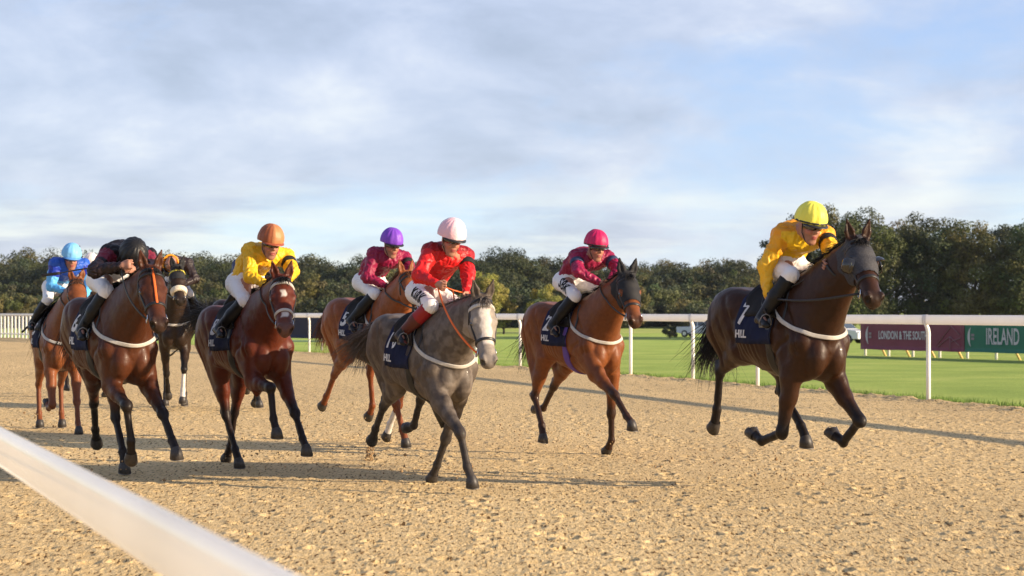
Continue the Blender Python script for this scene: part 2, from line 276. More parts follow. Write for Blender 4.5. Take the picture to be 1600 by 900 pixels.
# ------------------------------------------------------------------ horses
FLB=(.27,.42,.29,.12,.08); HLB=(.37,.43,.37,.12,.08)
SHJ=(.56,.16,1.08); HIPJ=(-.52,.14,1.24)
def xf(q):
    a,p=q[3],q[4]
    f=np.array([math.sin(a)*math.cos(p),-math.cos(a)*math.cos(p),math.sin(p)]); l=np.array([math.cos(a),math.sin(a),0]); u=np.cross(f,l)
    R=Matrix([[f[i],l[i],u[i]] for i in range(3)]).to_4x4()
    return Matrix.Translation((q[0],q[1],q[2]+1.2))@R@Matrix.Translation((0,0,-1.2))@Matrix.Scale(q[5],4)
def horse_fk(q,lens={}):
    J={}; nb=V3(.48,0,1.36); a,b,c,d=q[6:10]
    J['nd']=nd=V3(math.cos(a)*math.cos(b),math.cos(a)*math.sin(b),math.sin(a)); J['poll']=nb+.76*nd
    J['hd']=hd=V3(math.cos(c)*math.cos(d),math.cos(c)*math.sin(d),math.sin(c)); J['side']=sd_=nrm(np.cross((0,0,1.),hd)); J['up']=np.cross(hd,sd_)
    i=10
    for n,o,Lb,sy in (('RF',SHJ,FLB,-1),('LF',SHJ,FLB,1),('RH',HIPJ,HLB,-1),('LH',HIPJ,HLB,1)):
        Lb=lens.get(n,Lb); ab=q[i]; p=V3(o[0],o[1]*sy,o[2]); J[n]=[p.copy()]; J[n+'d']=[]
        for k in range(5):
            t=q[i+1+k]; dd=V3(math.sin(t),0,-math.cos(t)); dd=V3(dd[0],-dd[2]*math.sin(ab)*sy,dd[2]*math.cos(ab)); p=p+Lb[k]*dd; J[n].append(p.copy()); J[n+'d'].append(dd)
        i+=6
    return J
TX=np.array([-.86,-.82,-.75,-.66,-.54,-.40,-.22,0.0,.20,.36,.50,.61,.68,.72])
TC=np.array([1.27,1.275,1.29,1.30,1.295,1.275,1.225,1.185,1.175,1.185,1.17,1.14,1.11,1.10])
TH=np.array([.03,.12,.19,.235,.26,.265,.30,.325,.355,.36,.31,.23,.15,.04])
TW=np.array([.03,.10,.165,.22,.252,.258,.278,.288,.268,.238,.210,.172,.12,.03])
def smooth_interp(x,X,Y):
    # Catmull-Rom through (X,Y)
    x=np.clip(x,X[0],X[-1]); i=np.clip(np.searchsorted(X,x)-1,0,len(X)-2); m=np.gradient(Y,X); h=X[i+1]-X[i]; t=(x-X[i])/h
    return (2*t**3-3*t**2+1)*Y[i]+(t**3-2*t**2+t)*h*m[i]+(-2*t**3+3*t**2)*Y[i+1]+(t**3-t**2)*h*m[i+1]
def horse_body(J,h):
    pts=np.array([p for n in('RF','LF','RH','LH') for p in J[n]]+[J['poll']+.2*J['up'],J['poll']+.66*J['hd']])
    lo=np.minimum(pts.min(0)-.16,(-.95,-.42,0)); hi=np.maximum(pts.max(0)+.16,(.85,.42,1.75))
    F=Field(lo,hi,h)
    # trunk
    sl,x,y,z=F._sub((-.9,-.36,.7),(.78,.36,1.72)); X=x[:,0,0].astype(float)
    c=smooth_interp(X,TX,TC)[:,None,None]; hh=smooth_interp(X,TX,TH)[:,None,None]; w=smooth_interp(X,TX,TW)[:,None,None]
    zr=(z-c)/hh; ww=w*(1-.16*np.clip(zr,-.2,1)-.05*np.clip(-zr,0,1)); yy=y/ww
    k0=(np.abs(yy)**2.2+np.abs(zr)**2.2)**(1/2.2); end=np.maximum(TX[0]-x,x-TX[-1])
    d=(k0-1)*np.minimum(hh,ww)*.85; d=np.maximum(d,end); F._put(sl,d.astype(np.float32),0)
    F.ell((.34,0,1.50),(.26,.05,.105),k=.07)                                          # withers
    for s in (-1,1):
        F.limb((.36,.115*s,1.44),(.56,.185*s,1.12),(.055,.13),(.075,.095),k=.04)        # shoulder blade
        F.ell((.58,.17*s,1.12),(.085,.075,.11),k=.03)
        n='RF' if s<0 else 'LF'; P=J[n]; D=J[n+'d']
        bk=nrm(np.cross(D[1],(0,1,0)))*-1                                             # forward of the forearm
        if bk[0]<0 and abs(D[1][2])>.3: bk=-bk
        F.limb((.30,.205*s,1.20),P[1]+V3(0,.012*s,.02),(.06,.12),(.06,.09),k=.035)    # triceps
        F.limb(P[0],P[1],(.075,.095),(.066,.09),k=.035)
        F.ell((.635,.085*s,1.02),(.10,.092,.15),k=.016)                             # breast muscles
        F.ell((.50,.09*s,.92),(.16,.08,.10),k=.05)
        F.limb(P[1],P[1]+(P[2]-P[1])*.42,(.066,.094),(.056,.070),k=.04); F.limb(P[1]+(P[2]-P[1])*.40,P[2],(.056,.068),(.040,.046),k=.03)
        F.ell(P[1]+(P[2]-P[1])*.22+bk*.03,(.05,.05,.10),k=.04)
        F.ell(P[2],(.051,.050,.066),ax=[bk,(0,1,0),-D[1]],k=.02)                      # knee
        F.limb(P[2],P[3],(.032,.037),(.030,.036),k=.018); F.limb(P[2]-bk*.018,P[3]-bk*.02,.017,.018,k=.012)
        F.ell(P[3]-bk*.008,(.040,.036,.042),k=.015); F.limb(P[3],P[4],(.033,.034),(.038,.042),k=.015)
        # hindquarters
        n='RH' if s<0 else 'LH'; P=J[n]; D=J[n+'d']
        F.ell((-.46,.14*s,1.38),(.27,.14,.17),k=.05)
        F.ell((-.66,.115*s,1.28),(.16,.13,.22),k=.05)
        F.limb((-.55,.13*s,1.27),P[1],(.115,.20),(.078,.115),k=.08)
        fw=nrm(np.cross(D[2],(0,1,0)))
        if fw[0]<0: fw=-fw
        F.limb((-.70,.125*s,1.18),P[1]+(P[2]-P[1])*.55-fw*.045,(.10,.13),(.052,.075),k=.07)
        F.ell(P[1]+V3(.015,.0,.02),(.085,.068,.095),k=.05)                             # stifle
        F.limb(P[1],P[1]+(P[2]-P[1])*.45,(.075,.115),(.058,.080),k=.05); F.limb(P[1]+(P[2]-P[1])*.43,P[2],(.057,.076),(.038,.047),k=.03)
        pk=P[2]-D[2]*.06-fw*.055                                                       # point of hock
        F.limb(P[1]+(P[2]-P[1])*.5-fw*.05,pk,(.016,.025),(.02,.022),k=.025); F.limb(pk,P[2],(.022,.022),(.032,.036),k=.02)
        F.ell(P[2],(.046,.040,.062),ax=[fw,(0,1,0),-D[2]],k=.022)
        fc=nrm(np.cross(D[3],(0,1,0))); fc=fc if fc[0]>0 or abs(D[3][2])<.3 else -fc
        F.limb(P[2],P[3],(.031,.038),(.028,.036),k=.022); F.limb(P[2]-fc*.02,P[3]-fc*.02,.018,.018,k=.012)
        F.ell(P[3]-fc*.006,(.042,.038,.044),k=.015); F.limb(P[3],P[4],(.034,.035),(.039,.043),k=.015)
        F.ell((-.30,.14*s,1.03),(.15,.09,.10),k=.08)                                   # flank fold
    F.limb((-.78,0,1.47),(-.90,0,1.44),.045,.03,k=.04)                                # dock
    # neck
    nd,po,hd,sd_,up=J['nd'],J['poll'],J['hd'],J['side'],J['up']
    b0=V3(.40,0,1.29); nk=po-V3(0,0,.02)-nd*.04; mid=(b0+nk)*.5+V3(0,0,.03)
    vv=nrm(np.cross(nd,(0,1,0)))
    N=9; pts=[];rs=[]
    for i in range(N):
        t=i/(N-1); p=(1-t)**2*b0+2*t*(1-t)*mid+t*t*nk; pts.append(p+ (0 if i<1 else 0)); rs.append((.150*(1-t)**1.1+.070, .245*(1-t)**1.2+.112))
    F.chain(pts,rs,k=.07)
    F.limb(V3(.55,0,1.17),po+hd*.13-up*.09,(.065,.07),(.045,.05),k=.07)                 # throat line
    for s in(-1,1): F.limb(V3(.50,.10*s,1.20),po+hd*.09-up*.09+sd_*.05*s,(.035,.06),(.022,.035),k=.035)
    # head
    H=lambda t,y,n: po+hd*t+sd_*y+up*n
    A3=[hd,sd_,up]
    F.chain([H(-.02,0,-.035),H(.10,0,-.055),H(.20,0,-.075),H(.32,0,-.075),H(.45,0,-.07),H(.53,0,-.07)],[(.084,.08),(.106,.098),(.106,.104),(.080,.084),(.067,.068),(.068,.066)],u=sd_,k=.03)
    for s in(-1,1):
        F.ell(H(.16,.066*s,-.12),(.13,.034,.10),ax=A3,k=.025)                         # cheek
        F.limb(H(.17,.078*s,-.012),H(.30,.06*s,-.045),(.014,.016),(.010,.012),u=sd_,k=.022)  # brow and facial crest
        F.ell(H(.175,.097*s,-.035),(.042,.022,.034),ax=A3,k=.02)
        F.ell(H(.195,.115*s,-.045),(.024,.016,.02),ax=A3,k=.008,carve=True)
        F.ell(H(.535,.050*s,-.035),(.046,.028,.040),ax=A3,k=.015)
        F.ell(H(.566,.062*s,-.038),(.026,.018,.030),ax=A3,k=.006,carve=True)            # nostril
        F.limb(H(.36,.034*s,-.09),H(.52,.032*s,-.11),(.020,.03),(.02,.022),u=sd_,k=.02)
        e0=H(-.03,.05*s,.0); et=e0-hd*.13*.75+up*.10+sd_*.04*s+V3(0,0,.03)
        fr=nrm(up+hd*.9+sd_*.35*s); em=e0+(et-e0)*.45
        F.chain([e0,em,et],[(.036,.024),(.041,.021),(.007,.007)],u=np.cross(fr,et-e0),k=.02)
        F.limb(e0+(et-e0)*.22+fr*.026,e0+(et-e0)*.82+fr*.014,(.026,.022),(.009,.012),u=np.cross(fr,et-e0),k=.004,carve=True)
    F.ell(H(.555,0,-.075),(.035,.045,.045),ax=A3,k=.02); F.ell(H(.53,0,-.125),(.045,.034,.024),ax=A3,k=.015)
    F.limb(H(.60,0,-.108),H(.50,0,-.112),(.06,.004),(.06,.003),u=sd_,k=.004,carve=True)  # mouth
    V,Fc=F.mesh()
    # muscle lines, ribs and veins: shallow grooves measured in the side view
    q0=V[Fc[:,0]]; nn=np.cross(V[Fc[:,1]]-q0,V[Fc[:,2]]-q0); vn=np.zeros_like(V)
    for i in range(4): np.add.at(vn,Fc[:,i],nn)
    vn/=np.linalg.norm(vn,axis=1)[:,None]+1e-9
    P2=V[:,[0,2]]; D=np.zeros(len(V)); inb=(np.abs(V[:,1])>.09)&(V[:,2]>.84)
    def pl(pts,A,w,mask):
        d=np.full(len(V),9.)
        for a,b in zip(pts[:-1],pts[1:]):
            a=np.array(a);b=np.array(b);ab=b-a;t=np.clip(((P2-a)@ab)/(ab@ab),0,1);d=np.minimum(d,np.linalg.norm(P2-a-t[:,None]*ab,axis=1))
        return A*np.exp(-(d/w)**2)*mask
    for pts,A,w in (([(.33,1.50),(.47,1.34),(.58,1.18),(.60,1.06)],-.013,.022),([(.24,1.44),(.17,1.25),(.20,1.10),(.34,.96)],-.013,.028),([(.40,1.42),(.50,1.24)],-.006,.016),([(.50,1.16),(.40,1.10),(.30,1.02),(.26,.98)],-.010,.018),
        ([(-.24,1.42),(-.30,1.20),(-.24,1.02)],-.014,.04),([(-.42,1.46),(-.34,1.28),(-.30,1.10)],-.010,.026),([(-.70,1.44),(-.64,1.22),(-.60,1.02),(-.58,.92)],-.012,.022),([(-.50,1.30),(-.44,1.14)],-.006,.02),([(-.25,.97),(-.02,.90),(.22,.89)],.006,.008),([(-.02,.90),(.06,.98),(.12,.94)],.004,.007)): D+=pl(pts,A,w,inb)
    rib=inb&(V[:,0]>-.32)&(V[:,0]<.16); D+=rib*.0035*np.sin((V[:,0]+.25*(V[:,2]-1.1))*2*PI/.062)*ss(V[:,2],.92,1.05)*ss(-V[:,2],-1.42,-1.25)*ss(V[:,0],-.32,-.2)*ss(-V[:,0],-.16,-.06)
    for s in(-1,1):
        a=V3(.60,.11*s,1.17); b=po+hd*.12-up*.13+sd_*.055*s; d,t=seg_d(V,a,b); D+=-.010*np.exp(-(d/.03)**2)*(t>0)*(t<1)
    D+=(vnoise(V,14,21)-.5)*.006+(vnoise(V,34,22)-.5)*.0025
    sm_=np.ones(len(V)); V=(V+vn*(D*sm_)[:,None]).astype(np.float32); return V,Fc
def seg_d(V,a,b):
    ab=b-a; t=np.clip(((V-a)@ab)/(ab@ab),0,1); return np.linalg.norm(V-a-t[:,None]*ab,axis=1),t
def ss(x,a,b): t=np.clip((x-a)/(b-a),0,1); return t*t*(3-2*t)
def horse_color(V,J,C):
    base=np.array(C['coat'])*.86; col=np.tile(base,(len(V),1)); n1_=vnoise(V,5,3)[:,None]; n2_=vnoise(V,22,9)[:,None]
    col=col*(.82+.36*n1_)*(.93+.14*n2_)
    if 'belly' in C:
        m=ss(-V[:,2],-1.25,-.85)[:,None]*.6; col=col*(1-m)+np.array(C['belly'])*m
    if 'dapple' in C:
        dn=ss(vnoise(V,20,5)+.4*vnoise(V,45,6),.55,.95)[:,None]; col=col*(1-.5*dn)+np.array(C['dapple'])*.5*dn; bw=ss(vnoise(V,3,15),.3,.7)[:,None]; col=col*(1-bw*.35)+np.array((.10,.07,.05))*bw*.35
    hd=J['hd']; P=V-J['poll']; t=P@hd; s_=P@J['side']; u_=P@J['up']
    onhead=(t>-.02)&(np.abs(s_)<.13)&(u_>-.28)&(u_<.08)
    if 'head' in C:
        m=(onhead*ss(t,.0,.12))[:,None]*.8; col=col*(1-m)+np.array(C['head'])*m
    muz=(onhead*ss(t,.42,.56))[:,None]*C.get('muz',.75); col=col*(1-muz)+np.array(C.get('muzc',(.02,.015,.012)))*muz
    if 'blaze' in C:
        for (t0,t1,w) in C['blaze']:
            m=(onhead&(u_>-.06))*ss(t,t0-.01,t0+.015)*ss(-t,-t1-.015,-t1+.01)*ss(-np.abs(s_+(.008*np.sin(t*60))),-w-.008,-w+.004)
            m=m[:,None]*.85; col=col*(1-m)+np.array((.62,.56,.5))*m
    pts=np.array(C.get('points',(.012,.010,.009)))
    for n in('RF','LF','RH','LH'):
        pl=J[n]; st=C.get('legdark',1); 
        d1,t1=seg_d(V,pl[1],pl[2]); d2,_=seg_d(V,pl[2],pl[3]); d3,t3=seg_d(V,pl[3],pl[4]); near=np.minimum(d2,d3)
        m=np.maximum((near<.085)*1.*(near<=d1+.02),(d1<.10)*ss(t1,.45 if 'F' in n else .62,.95))*st; m=m[:,None]*.93; col=col*(1-m)+pts*m
        if n in C.get('socks',{}):
            lo=C['socks'][n]; a=pl[2]+(pl[3]-pl[2])*lo; db,tb=seg_d(V,a,pl[3]); m=((np.minimum(db,d3)<.07)&((((V-a)@nrm(pl[3]-pl[2]))>0)|(d3<.06)))[:,None]*.95; col=col*(1-m)+np.array((.62,.58,.52))*m
    ear=((t<.0)&(u_>.03)&(np.linalg.norm(P,axis=1)<.25))[:,None]*.3; col=col*(1-ear)+base*.5*ear
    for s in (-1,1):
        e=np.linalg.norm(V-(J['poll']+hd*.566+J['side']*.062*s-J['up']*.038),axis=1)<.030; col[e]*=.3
    return col
def bvh_of(V,F): return BVHTree.FromPolygons([Vector(p) for p in V.tolist()],F.tolist())
def strap(bvh,rays,width,thick=.005,off=.001,mb=None,sm=2):
    """a ribbon laid on the surface: rays = (origin, direction) pairs"""
    hits=[];org=[]
    for o,d in rays:
        h,n,_,_=bvh.ray_cast(Vector(o),Vector(d).normalized())
        if h is None: continue
        hits.append((h,n if n.dot(Vector(d))<0 else -n)); org.append((h.copy(),Vector(d).normalized()))
    if len(hits)<3: return mb
    # smooth normals and points a little
    if sm>4:   # a taut band bridges hollows: keep it on or outside the hide
        for _ in range(40):
            new=[hits[0]]
            for i in range(1,len(hits)-1):
                q=(hits[i-1][0]+hits[i+1][0])/2; dep=(q-org[i][0]).dot(org[i][1]); q=q if dep<0 else q-org[i][1]*dep; new.append((q,(hits[i-1][1]+hits[i][1]+hits[i+1][1]).normalized()))
            hits=new+[hits[-1]]
        for k_ in range(3):
            for i,(q,n) in enumerate(hits):
                h_,n_,_,_=bvh.find_nearest(q)
                if h_ is not None and (q-h_).dot(n_)<.006: hits[i]=(h_+n_*.007,n_)
            hits=[hits[0]]+[((hits[i-1][0]+hits[i][0]*2+hits[i+1][0])/4,(hits[i-1][1]+hits[i][1]*2+hits[i+1][1]).normalized()) for i in range(1,len(hits)-1)]+[hits[-1]]
        sm=0
    for _ in range(sm): hits=[hits[0]]+[((hits[i-1][0]+hits[i][0]*2+hits[i+1][0])/4+hits[i][1]*.0006,(hits[i-1][1]+hits[i][1]+hits[i+1][1]).normalized()) for i in range(1,len(hits)-1)]+[hits[-1]]
    v=[];f=[]
    for i,(h,n) in enumerate(hits):
        t=(hits[min(i+1,len(hits)-1)][0]-hits[max(i-1,0)][0]).normalized(); b=t.cross(n).normalized(); w=width/2
        v+=[h-b*w-n*.002,h-b*w+n*(off+thick*.8),h-b*w*.6+n*(off+thick),h+b*w*.6+n*(off+thick),h+b*w+n*(off+thick*.8),h+b*w-n*.004]
    for i in range(len(hits)-1):
        for j in range(5): a=i*6+j; f.append((a,a+1,a+7,a+6))
    mb.add(v,f); return mb
def ringrays(c,e1,e2,a0,a1,n,R=.4,z=None):
    r=[]
    for i in range(n):
        a=a0+(a1-a0)*i/(n-1); d=e1*math.cos(a)+e2*math.sin(a); cc=c if z is None else c+z*(i/(n-1)); r.append((cc+d*R,-d))
    return r
def drape_txt(bvh,txt,size,x0,z0,side,mats,parent,bold=.004,off=.016,name='number',tilt=0):
    """lettering laid on the flank at (x0, angle height z0); side -1 = right flank"""
    tv,tf=text_mesh(txt,size,bold); v=[]
    ca,sa=math.cos(tilt),math.sin(tilt)
    for p in tv:
        px,py=p[0]*ca-p[1]*sa,p[0]*sa+p[1]*ca
        x=x0+px*(1 if side<0 else -1); z=z0+py
        h,n,_,_=bvh.ray_cast(Vector((x,side*.6,z+.02)),Vector((0,-side,-.06)).normalized())
        if h is None: h=Vector((x,side*.27,z)); n=Vector((0,side,0))
        v.append(h+Vector((0,side,0.1)).normalized()*off)
    return mk(name,v,tf,mats,parent,smooth=False)
def strands(rng,roots,dirs,lens,w,grav,name,m,parent,seg=7,curl=.05):
    mb=MB()
    for p,d,Ln in zip(roots,dirs,lens):
        p=np.array(p,float); d=nrm(d); wv=nrm(np.cross(d,rng.normal(size=3))); v=[];ph=rng.uniform(0,6.28)
        for i in range(seg+1):
            t=i/seg; ww=w*(1-t**1.6*.93)*.5; c=math.cos(t*1.5+ph*.3); v+= [p-wv*ww,p+nrm(np.cross(d,wv))*ww*.6,p+wv*ww]
            d=nrm(d+V3(0,0,-grav/seg)+rng.normal(size=3)*curl+V3(0,0,1)*0); p=p+d*Ln/seg
        f=[]
        for i in range(seg):
            a=i*3
            for j in range(2): f.append((a+j,a+j+1,a+j+4,a+j+3))
            f.append((a+2,a,a+3,a+5))
        mb.add(v,f)
    return mb.build(name,m,parent)
M_tack=mat('black_leather',(.012,.011,.011),.45,.5); M_cloth=mat('navy_cloth',(.010,.015,.045),.85,.2,noise=(7,.35),bump=(60,.3,.004)); M_white=mat('white_webbing',(.50,.47,.42),.7,.3,noise=(30,.1))
M_let=mat('white_lettering',(.60,.60,.60),.8,noise=(20,.2)); M_steel=mat('steel',(.6,.6,.6),.25,metal=1); M_eye=mat('horse_eye',(.012,.006,.004),.08,.8,coat=1)
M_hoof=mat('hoof_horn',(.035,.030,.027),.5,noise=(40,.4)); M_shoe=mat('worn_steel',(.16,.15,.14),.55,metal=.3)
M_orange=mat('orange_strap',(.75,.14,.02),.5); M_fleece=mat('cream_fleece',(.70,.62,.48),.95,bump=(120,.8,.01)); M_net=mat('grey_mesh_hood',(.030,.030,.036),.7,noise=(90,.5),bump=(200,.6,.004))
M_black=mat('black_fabric',(.010,.010,.012),.8); M_saddle=mat('saddle_leather',(.008,.007,.007),.7,.25)
def make_horse(key,q,C,h,label,rider=None):
    rng=np.random.default_rng(abs(hash(key))%7 if False else ord(key[0])); J=horse_fk(q,C.get('lens',{})); root=empty('racehorse',mtx=xf(q)); tag(root,label,'horse','racehorses galloping along the sand track')
    V,Fc=horse_body(J,h); col=horse_color(V,J,C)
    cm=mat('horse_coat_'+C['kind'],(.2,.1,.05),C.get('rough',.45),.20,vcol=True,noise=(30,.14),bump=(60,.35,.006),sheen=0,coat=.05)
    mk('body',V,Fc,cm,root,col=col); bvh=bvh_of(V,Fc)
    po,hd,sd_,up,nd=J['poll'],J['hd'],J['side'],J['up'],J['nd']; H=lambda t,y,n: po+hd*t+sd_*y+up*n
    # hooves
    for n in('RF','LF','RH','LH'):
        P=J[n]; d=J[n+'d'][4]; lat=nrm(np.cross(np.cross(d,(0,1,0)),d)); fw=np.cross(lat,d); fw=-fw if fw@np.cross((0,1,0),d)>0 else fw
        tt=math.atan2(d[0],-d[2]); a=min(62*D2R,max(25*D2R,tt+6*D2R)); sn=nrm(d*math.cos(a)-fw*math.sin(a)); sf=nrm(fw*math.cos(a)+d*math.sin(a)); c0=P[4]-d*.012; c1=P[4]+sn*.062+sf*.022
        v=[];f=[];K=16
        rings=[(c0,d,fw,.043,.046),(c0*.7+c1*.3,nrm(d+sn*.4),nrm(fw+sf*.4),.050,.054),(c1,sn,sf,.058,.066),(c1+sn*.003,sn,sf,.05,.058)]
        for c,ax,ff,rl,rf in rings:
            for k in range(K):
                t=2*PI*k/K; v.append(c+lat*rl*math.sin(t)+ff*rf*math.cos(t)*(1 if math.cos(t)>-.3 else .82))
        for i in range(3):
            for k in range(K): f.append((i*K+k,i*K+(k+1)%K,(i+1)*K+(k+1)%K,(i+1)*K+k))
        f.append(tuple(range(3*K,4*K))); ho=mk('hoof',v,f,M_hoof,root)
        sh=MB(); pts=[c1+sn*.006+lat*.051*math.sin(t)+sf*(.058*math.cos(t)) for t in np.linspace(-2.4,2.4,17)]; sh.tube(pts,.0055,6); sh.build('horseshoe',M_shoe,ho)
    for s in(-1,1):
        e=MB(); c=H(.187,.102*s,-.043); K=12
        v=[];f=[]
        for i in range(7):
            for k in range(K):
                a=PI*i/6;b=2*PI*k/K; v.append(c+.022*(math.cos(a)*sd_*s*.7+math.sin(a)*(math.cos(b)*hd*1.1+math.sin(b)*up*.85)))
        for i in range(6):
            for k in range(K): f.append((i*K+k,i*K+(k+1)%K,(i+1)*K+(k+1)%K,(i+1)*K+k))
        e.add(v,f); e.build('eye',M_eye,root)
    # mane, forelock, tail
    mm=mat('hair_'+C['kind'],C['hair'],.6,.4,noise=(60,.4)); roots=[];dirs=[];lens=[]
    nk=po-nd*.04; nv=nrm(np.cross(nd,(0,1,0)))
    if nv[2]<0: nv=-nv
    for i in range(900):
        t=rng.uniform(.08,1.); p=V3(.28,0,1.58)*(1-t)+(po+nv*.09)*t; 
        hh,_,_,_=bvh.ray_cast(Vector(p+V3(0,0,.3)),Vector((0,0,-1)))
        if hh is None: continue
        s=rng.choice([-1,1,1]); roots.append(np.array(hh)+V3(0,rng.normal()*.008,-.006)); dirs.append(V3(-.9,rng.normal()*.3+.25*s,.45+rng.normal()*.15)); lens.append(rng.uniform(.05,.14)*(.7 if t<.3 else 1))
    for i in range(120): roots.append(H(-.01+rng.normal()*.012,rng.normal()*.018,.035)); dirs.append(up*.5+hd*(.5+rng.normal()*.2)+sd_*rng.normal()*.35); lens.append(rng.uniform(.06,.13))
    strands(rng,roots,dirs,lens,.009,1.2,'mane',mm,root,5,.12)
    roots=[];dirs=[];lens=[]; td=C.get('tail',(-1,.1,-.25)); nT=2*C.get('ntail',240)
    for i in range(nT):
        t=rng.uniform(0,1)**.8; roots.append(V3(-.84,0,1.47)+nrm(V3(td[0],td[1],td[2]*.6))*t*.20+rng.normal(size=3)*.016); dirs.append(V3(*td)+rng.normal(size=3)*.10); lens.append(rng.uniform(.40,.78)*(1.05-.35*t)*C.get('tlen',1))
    strands(rng,roots,dirs,lens,.010,C.get('tgrav',1.2),'tail',mm,root,9,.10)
    # number cloth, saddle, girth, breast girth
    nA,nX=25,22; v=[];f=[]
    for i in range(nX):
        for j in range(nA):
            th=(-103+206*j/(nA-1))*D2R; x=.24-.50*i/(nX-1)+.05*abs(math.sin(th)); c=V3(x,0,1.17); d=V3(0,math.sin(th),math.cos(th)); hh,_,_,_=bvh.ray_cast(Vector(c+d*.8),Vector(-d))
            r=(Vector(c)-hh).length if hh else .3
            if abs(th)>80*D2R: r=max(r,.275)
            v.append(c+d*(r+.010+.004*math.sin(i*1.3+j*.9)+.004*math.sin(j*.5+i*.6)))
    no=len(v); v2=[p-nrm(p-V3(p[0],0,1.17))*.008 for p in v]; v+=v2
    for i in range(nX-1):
        for j in range(nA-1): a=i*nA+j; f+= [(a,a+1,a+nA+1,a+nA),(no+a,no+a+nA,no+a+nA+1,no+a+1)]
    for i in range(nX-1):
        for j in(0,nA-1): a=i*nA+j; f.append((a,a+nA,no+a+nA,no+a))
    for j in range(nA-1):
        for i in(0,nX-1): a=i*nA+j; f.append((a,a+1,no+a+1,no+a))
    cl=mk('number_cloth',v,f,M_cloth,root); cb=BVHTree.FromPolygons([Vector(p) for p in v],f)
    for sde in(-1,1):
        if C.get('num'): drape_txt(cb,C['num'],.24 if len(C['num'])<2 else .215,-.115 if len(C['num'])<2 else -.085,1.335,sde,M_let,cl,.008 if len(C['num'])<2 else .004,.010,'number')
        drape_txt(cb,'HILL',.085,-.10,1.175,sde,M_let,cl,.003,.010,'lettering')
    # saddle
    v=[];f=[];nA2,nX2=17,14
    for i in range(nX2):
        for j in range(nA2):
            u_=j/(nA2-1)*2-1; th=u_*(60)*D2R; x=.24-.38*i/(nX2-1); xr=i/(nX2-1); fl=abs(u_)**2; c=V3(x+.10*fl*(1-xr)-.0,0,1.17); d=V3(0,math.sin(th),math.cos(th)); hh,_,_,_=bvh.ray_cast(Vector(c+d*.8),Vector(-d)); r=(Vector(c)-hh).length if hh else .33
            rise=.028+.05*(1-fl)*(abs(xr-.5)*2)**2; 
            if fl>.45 and xr>.75: rise=.02
            v.append(c+d*(r+rise))
    for i in range(nX2-1):
        for j in range(nA2-1): a=i*nA2+j; f.append((a,a+1,a+nA2+1,a+nA2))
    no=len(v); v+=[p-nrm(p-V3(p[0],0,1.17))*.02 for p in v]; f+=[tuple(no+k for k in reversed(t)) for t in f[:]]
    for j in range(nA2-1):
        for i in(0,nX2-1): a=i*nA2+j; f.append((a,a+1,no+a+1,no+a))
    for i in range(nX2-1):
        for j in(0,nA2-1): a=i*nA2+j; f.append((a,a+nA2,no+a+nA2,no+a))
    mk('saddle',v,f,M_saddle,root)
    e1,e2=V3(0,0,1),V3(0,1,0)
    g_=MB(); strap(bvh,ringrays(V3(.24,0,1.17),e1,e2,60*D2R,300*D2R,40,.75),.075,.008,.004,g_); g_.build('girth',C.get('girthm',M_tack),root)
    if C.get('breast',1):
        rays=[]
        for i in range(46):
            a=(-105+210*i/45)*D2R; z=1.135+.33*(abs(a)/(105*D2R))**1.7; dd=V3(math.cos(a),math.sin(a),0); c=V3(.22,0,z); rays.append((c+dd*.8,-dd))
        b_=MB(); strap(bvh,rays,.032,.003,.004,b_,10); b_.build('breast_girth',C.get('breastm',M_white),root)
        b_=MB()
        for s in(-1,1):
            strap(bvh,[(V3(.42-.002*i,.6*s,1.30+.03*i)+0,V3(0,-s,-.12)) for i in range(11)],.02,.006,.003,b_)
        b_.build('neck_strap',M_tack,root)
    # bridle
    e1,e2=up,sd_
    br=MB()
    for s in(-1,1):
        c0=H(.02,0,-.06); pts=[]
        strap(bvh,[(H(.01+.36*i/12,.3*s,-.045-.02*i/12),-sd_*s) for i in range(13)],.020,.005,.003,br)   # cheekpiece
        strap(bvh,[(H(.04+.10*i/8,.3*s,-.03-.12*i/8),-sd_*s) for i in range(9)],.016,.005,.003,br)       # throat lash
    strap(bvh,ringrays(H(.0,0,-.07),up,sd_,-95*D2R,95*D2R,22,.35),.022,.005,.003,br)
    bo=br.build('bridle',C.get('bridlem',M_tack),root)
    bb=MB(); strap(bvh,ringrays(H(.055,0,-.07),up,sd_,-88*D2R,88*D2R,22,.35),.030 if C.get('brow')!=None else .022,.009,.003,bb); bb.build('browband',C.get('brow',M_tack),bo)
    nb=MB(); wN=.075 if C.get('fleece') else .024
    strap(bvh,ringrays(H(.355,0,-.08),up,sd_,-170*D2R,170*D2R,34,.3),wN,.035 if C.get('fleece') else .006,.003,nb); nb.build('noseband',M_fleece if C.get('fleece') else C.get('nosem',M_tack),bo)
    if C.get('strip'):
        st=MB(); strap(bvh,[(H(.0+.36*i/14,0,.3),-up) for i in range(15)],.018,.007,.004,st); st.build('face_strap',M_orange,bo)
    bits={}
    for s in(-1,1):
        rg=MB(); c=H(.435,.076*s,-.10); rg.tube([c+ (hd*math.cos(t)+up*math.sin(t))*.034+sd_*s*.006*math.cos(t) for t in np.linspace(0,2*PI,17)],.0055,6,cap=False)
        rg.build('bit_ring',M_steel,bo); bits[s]=c
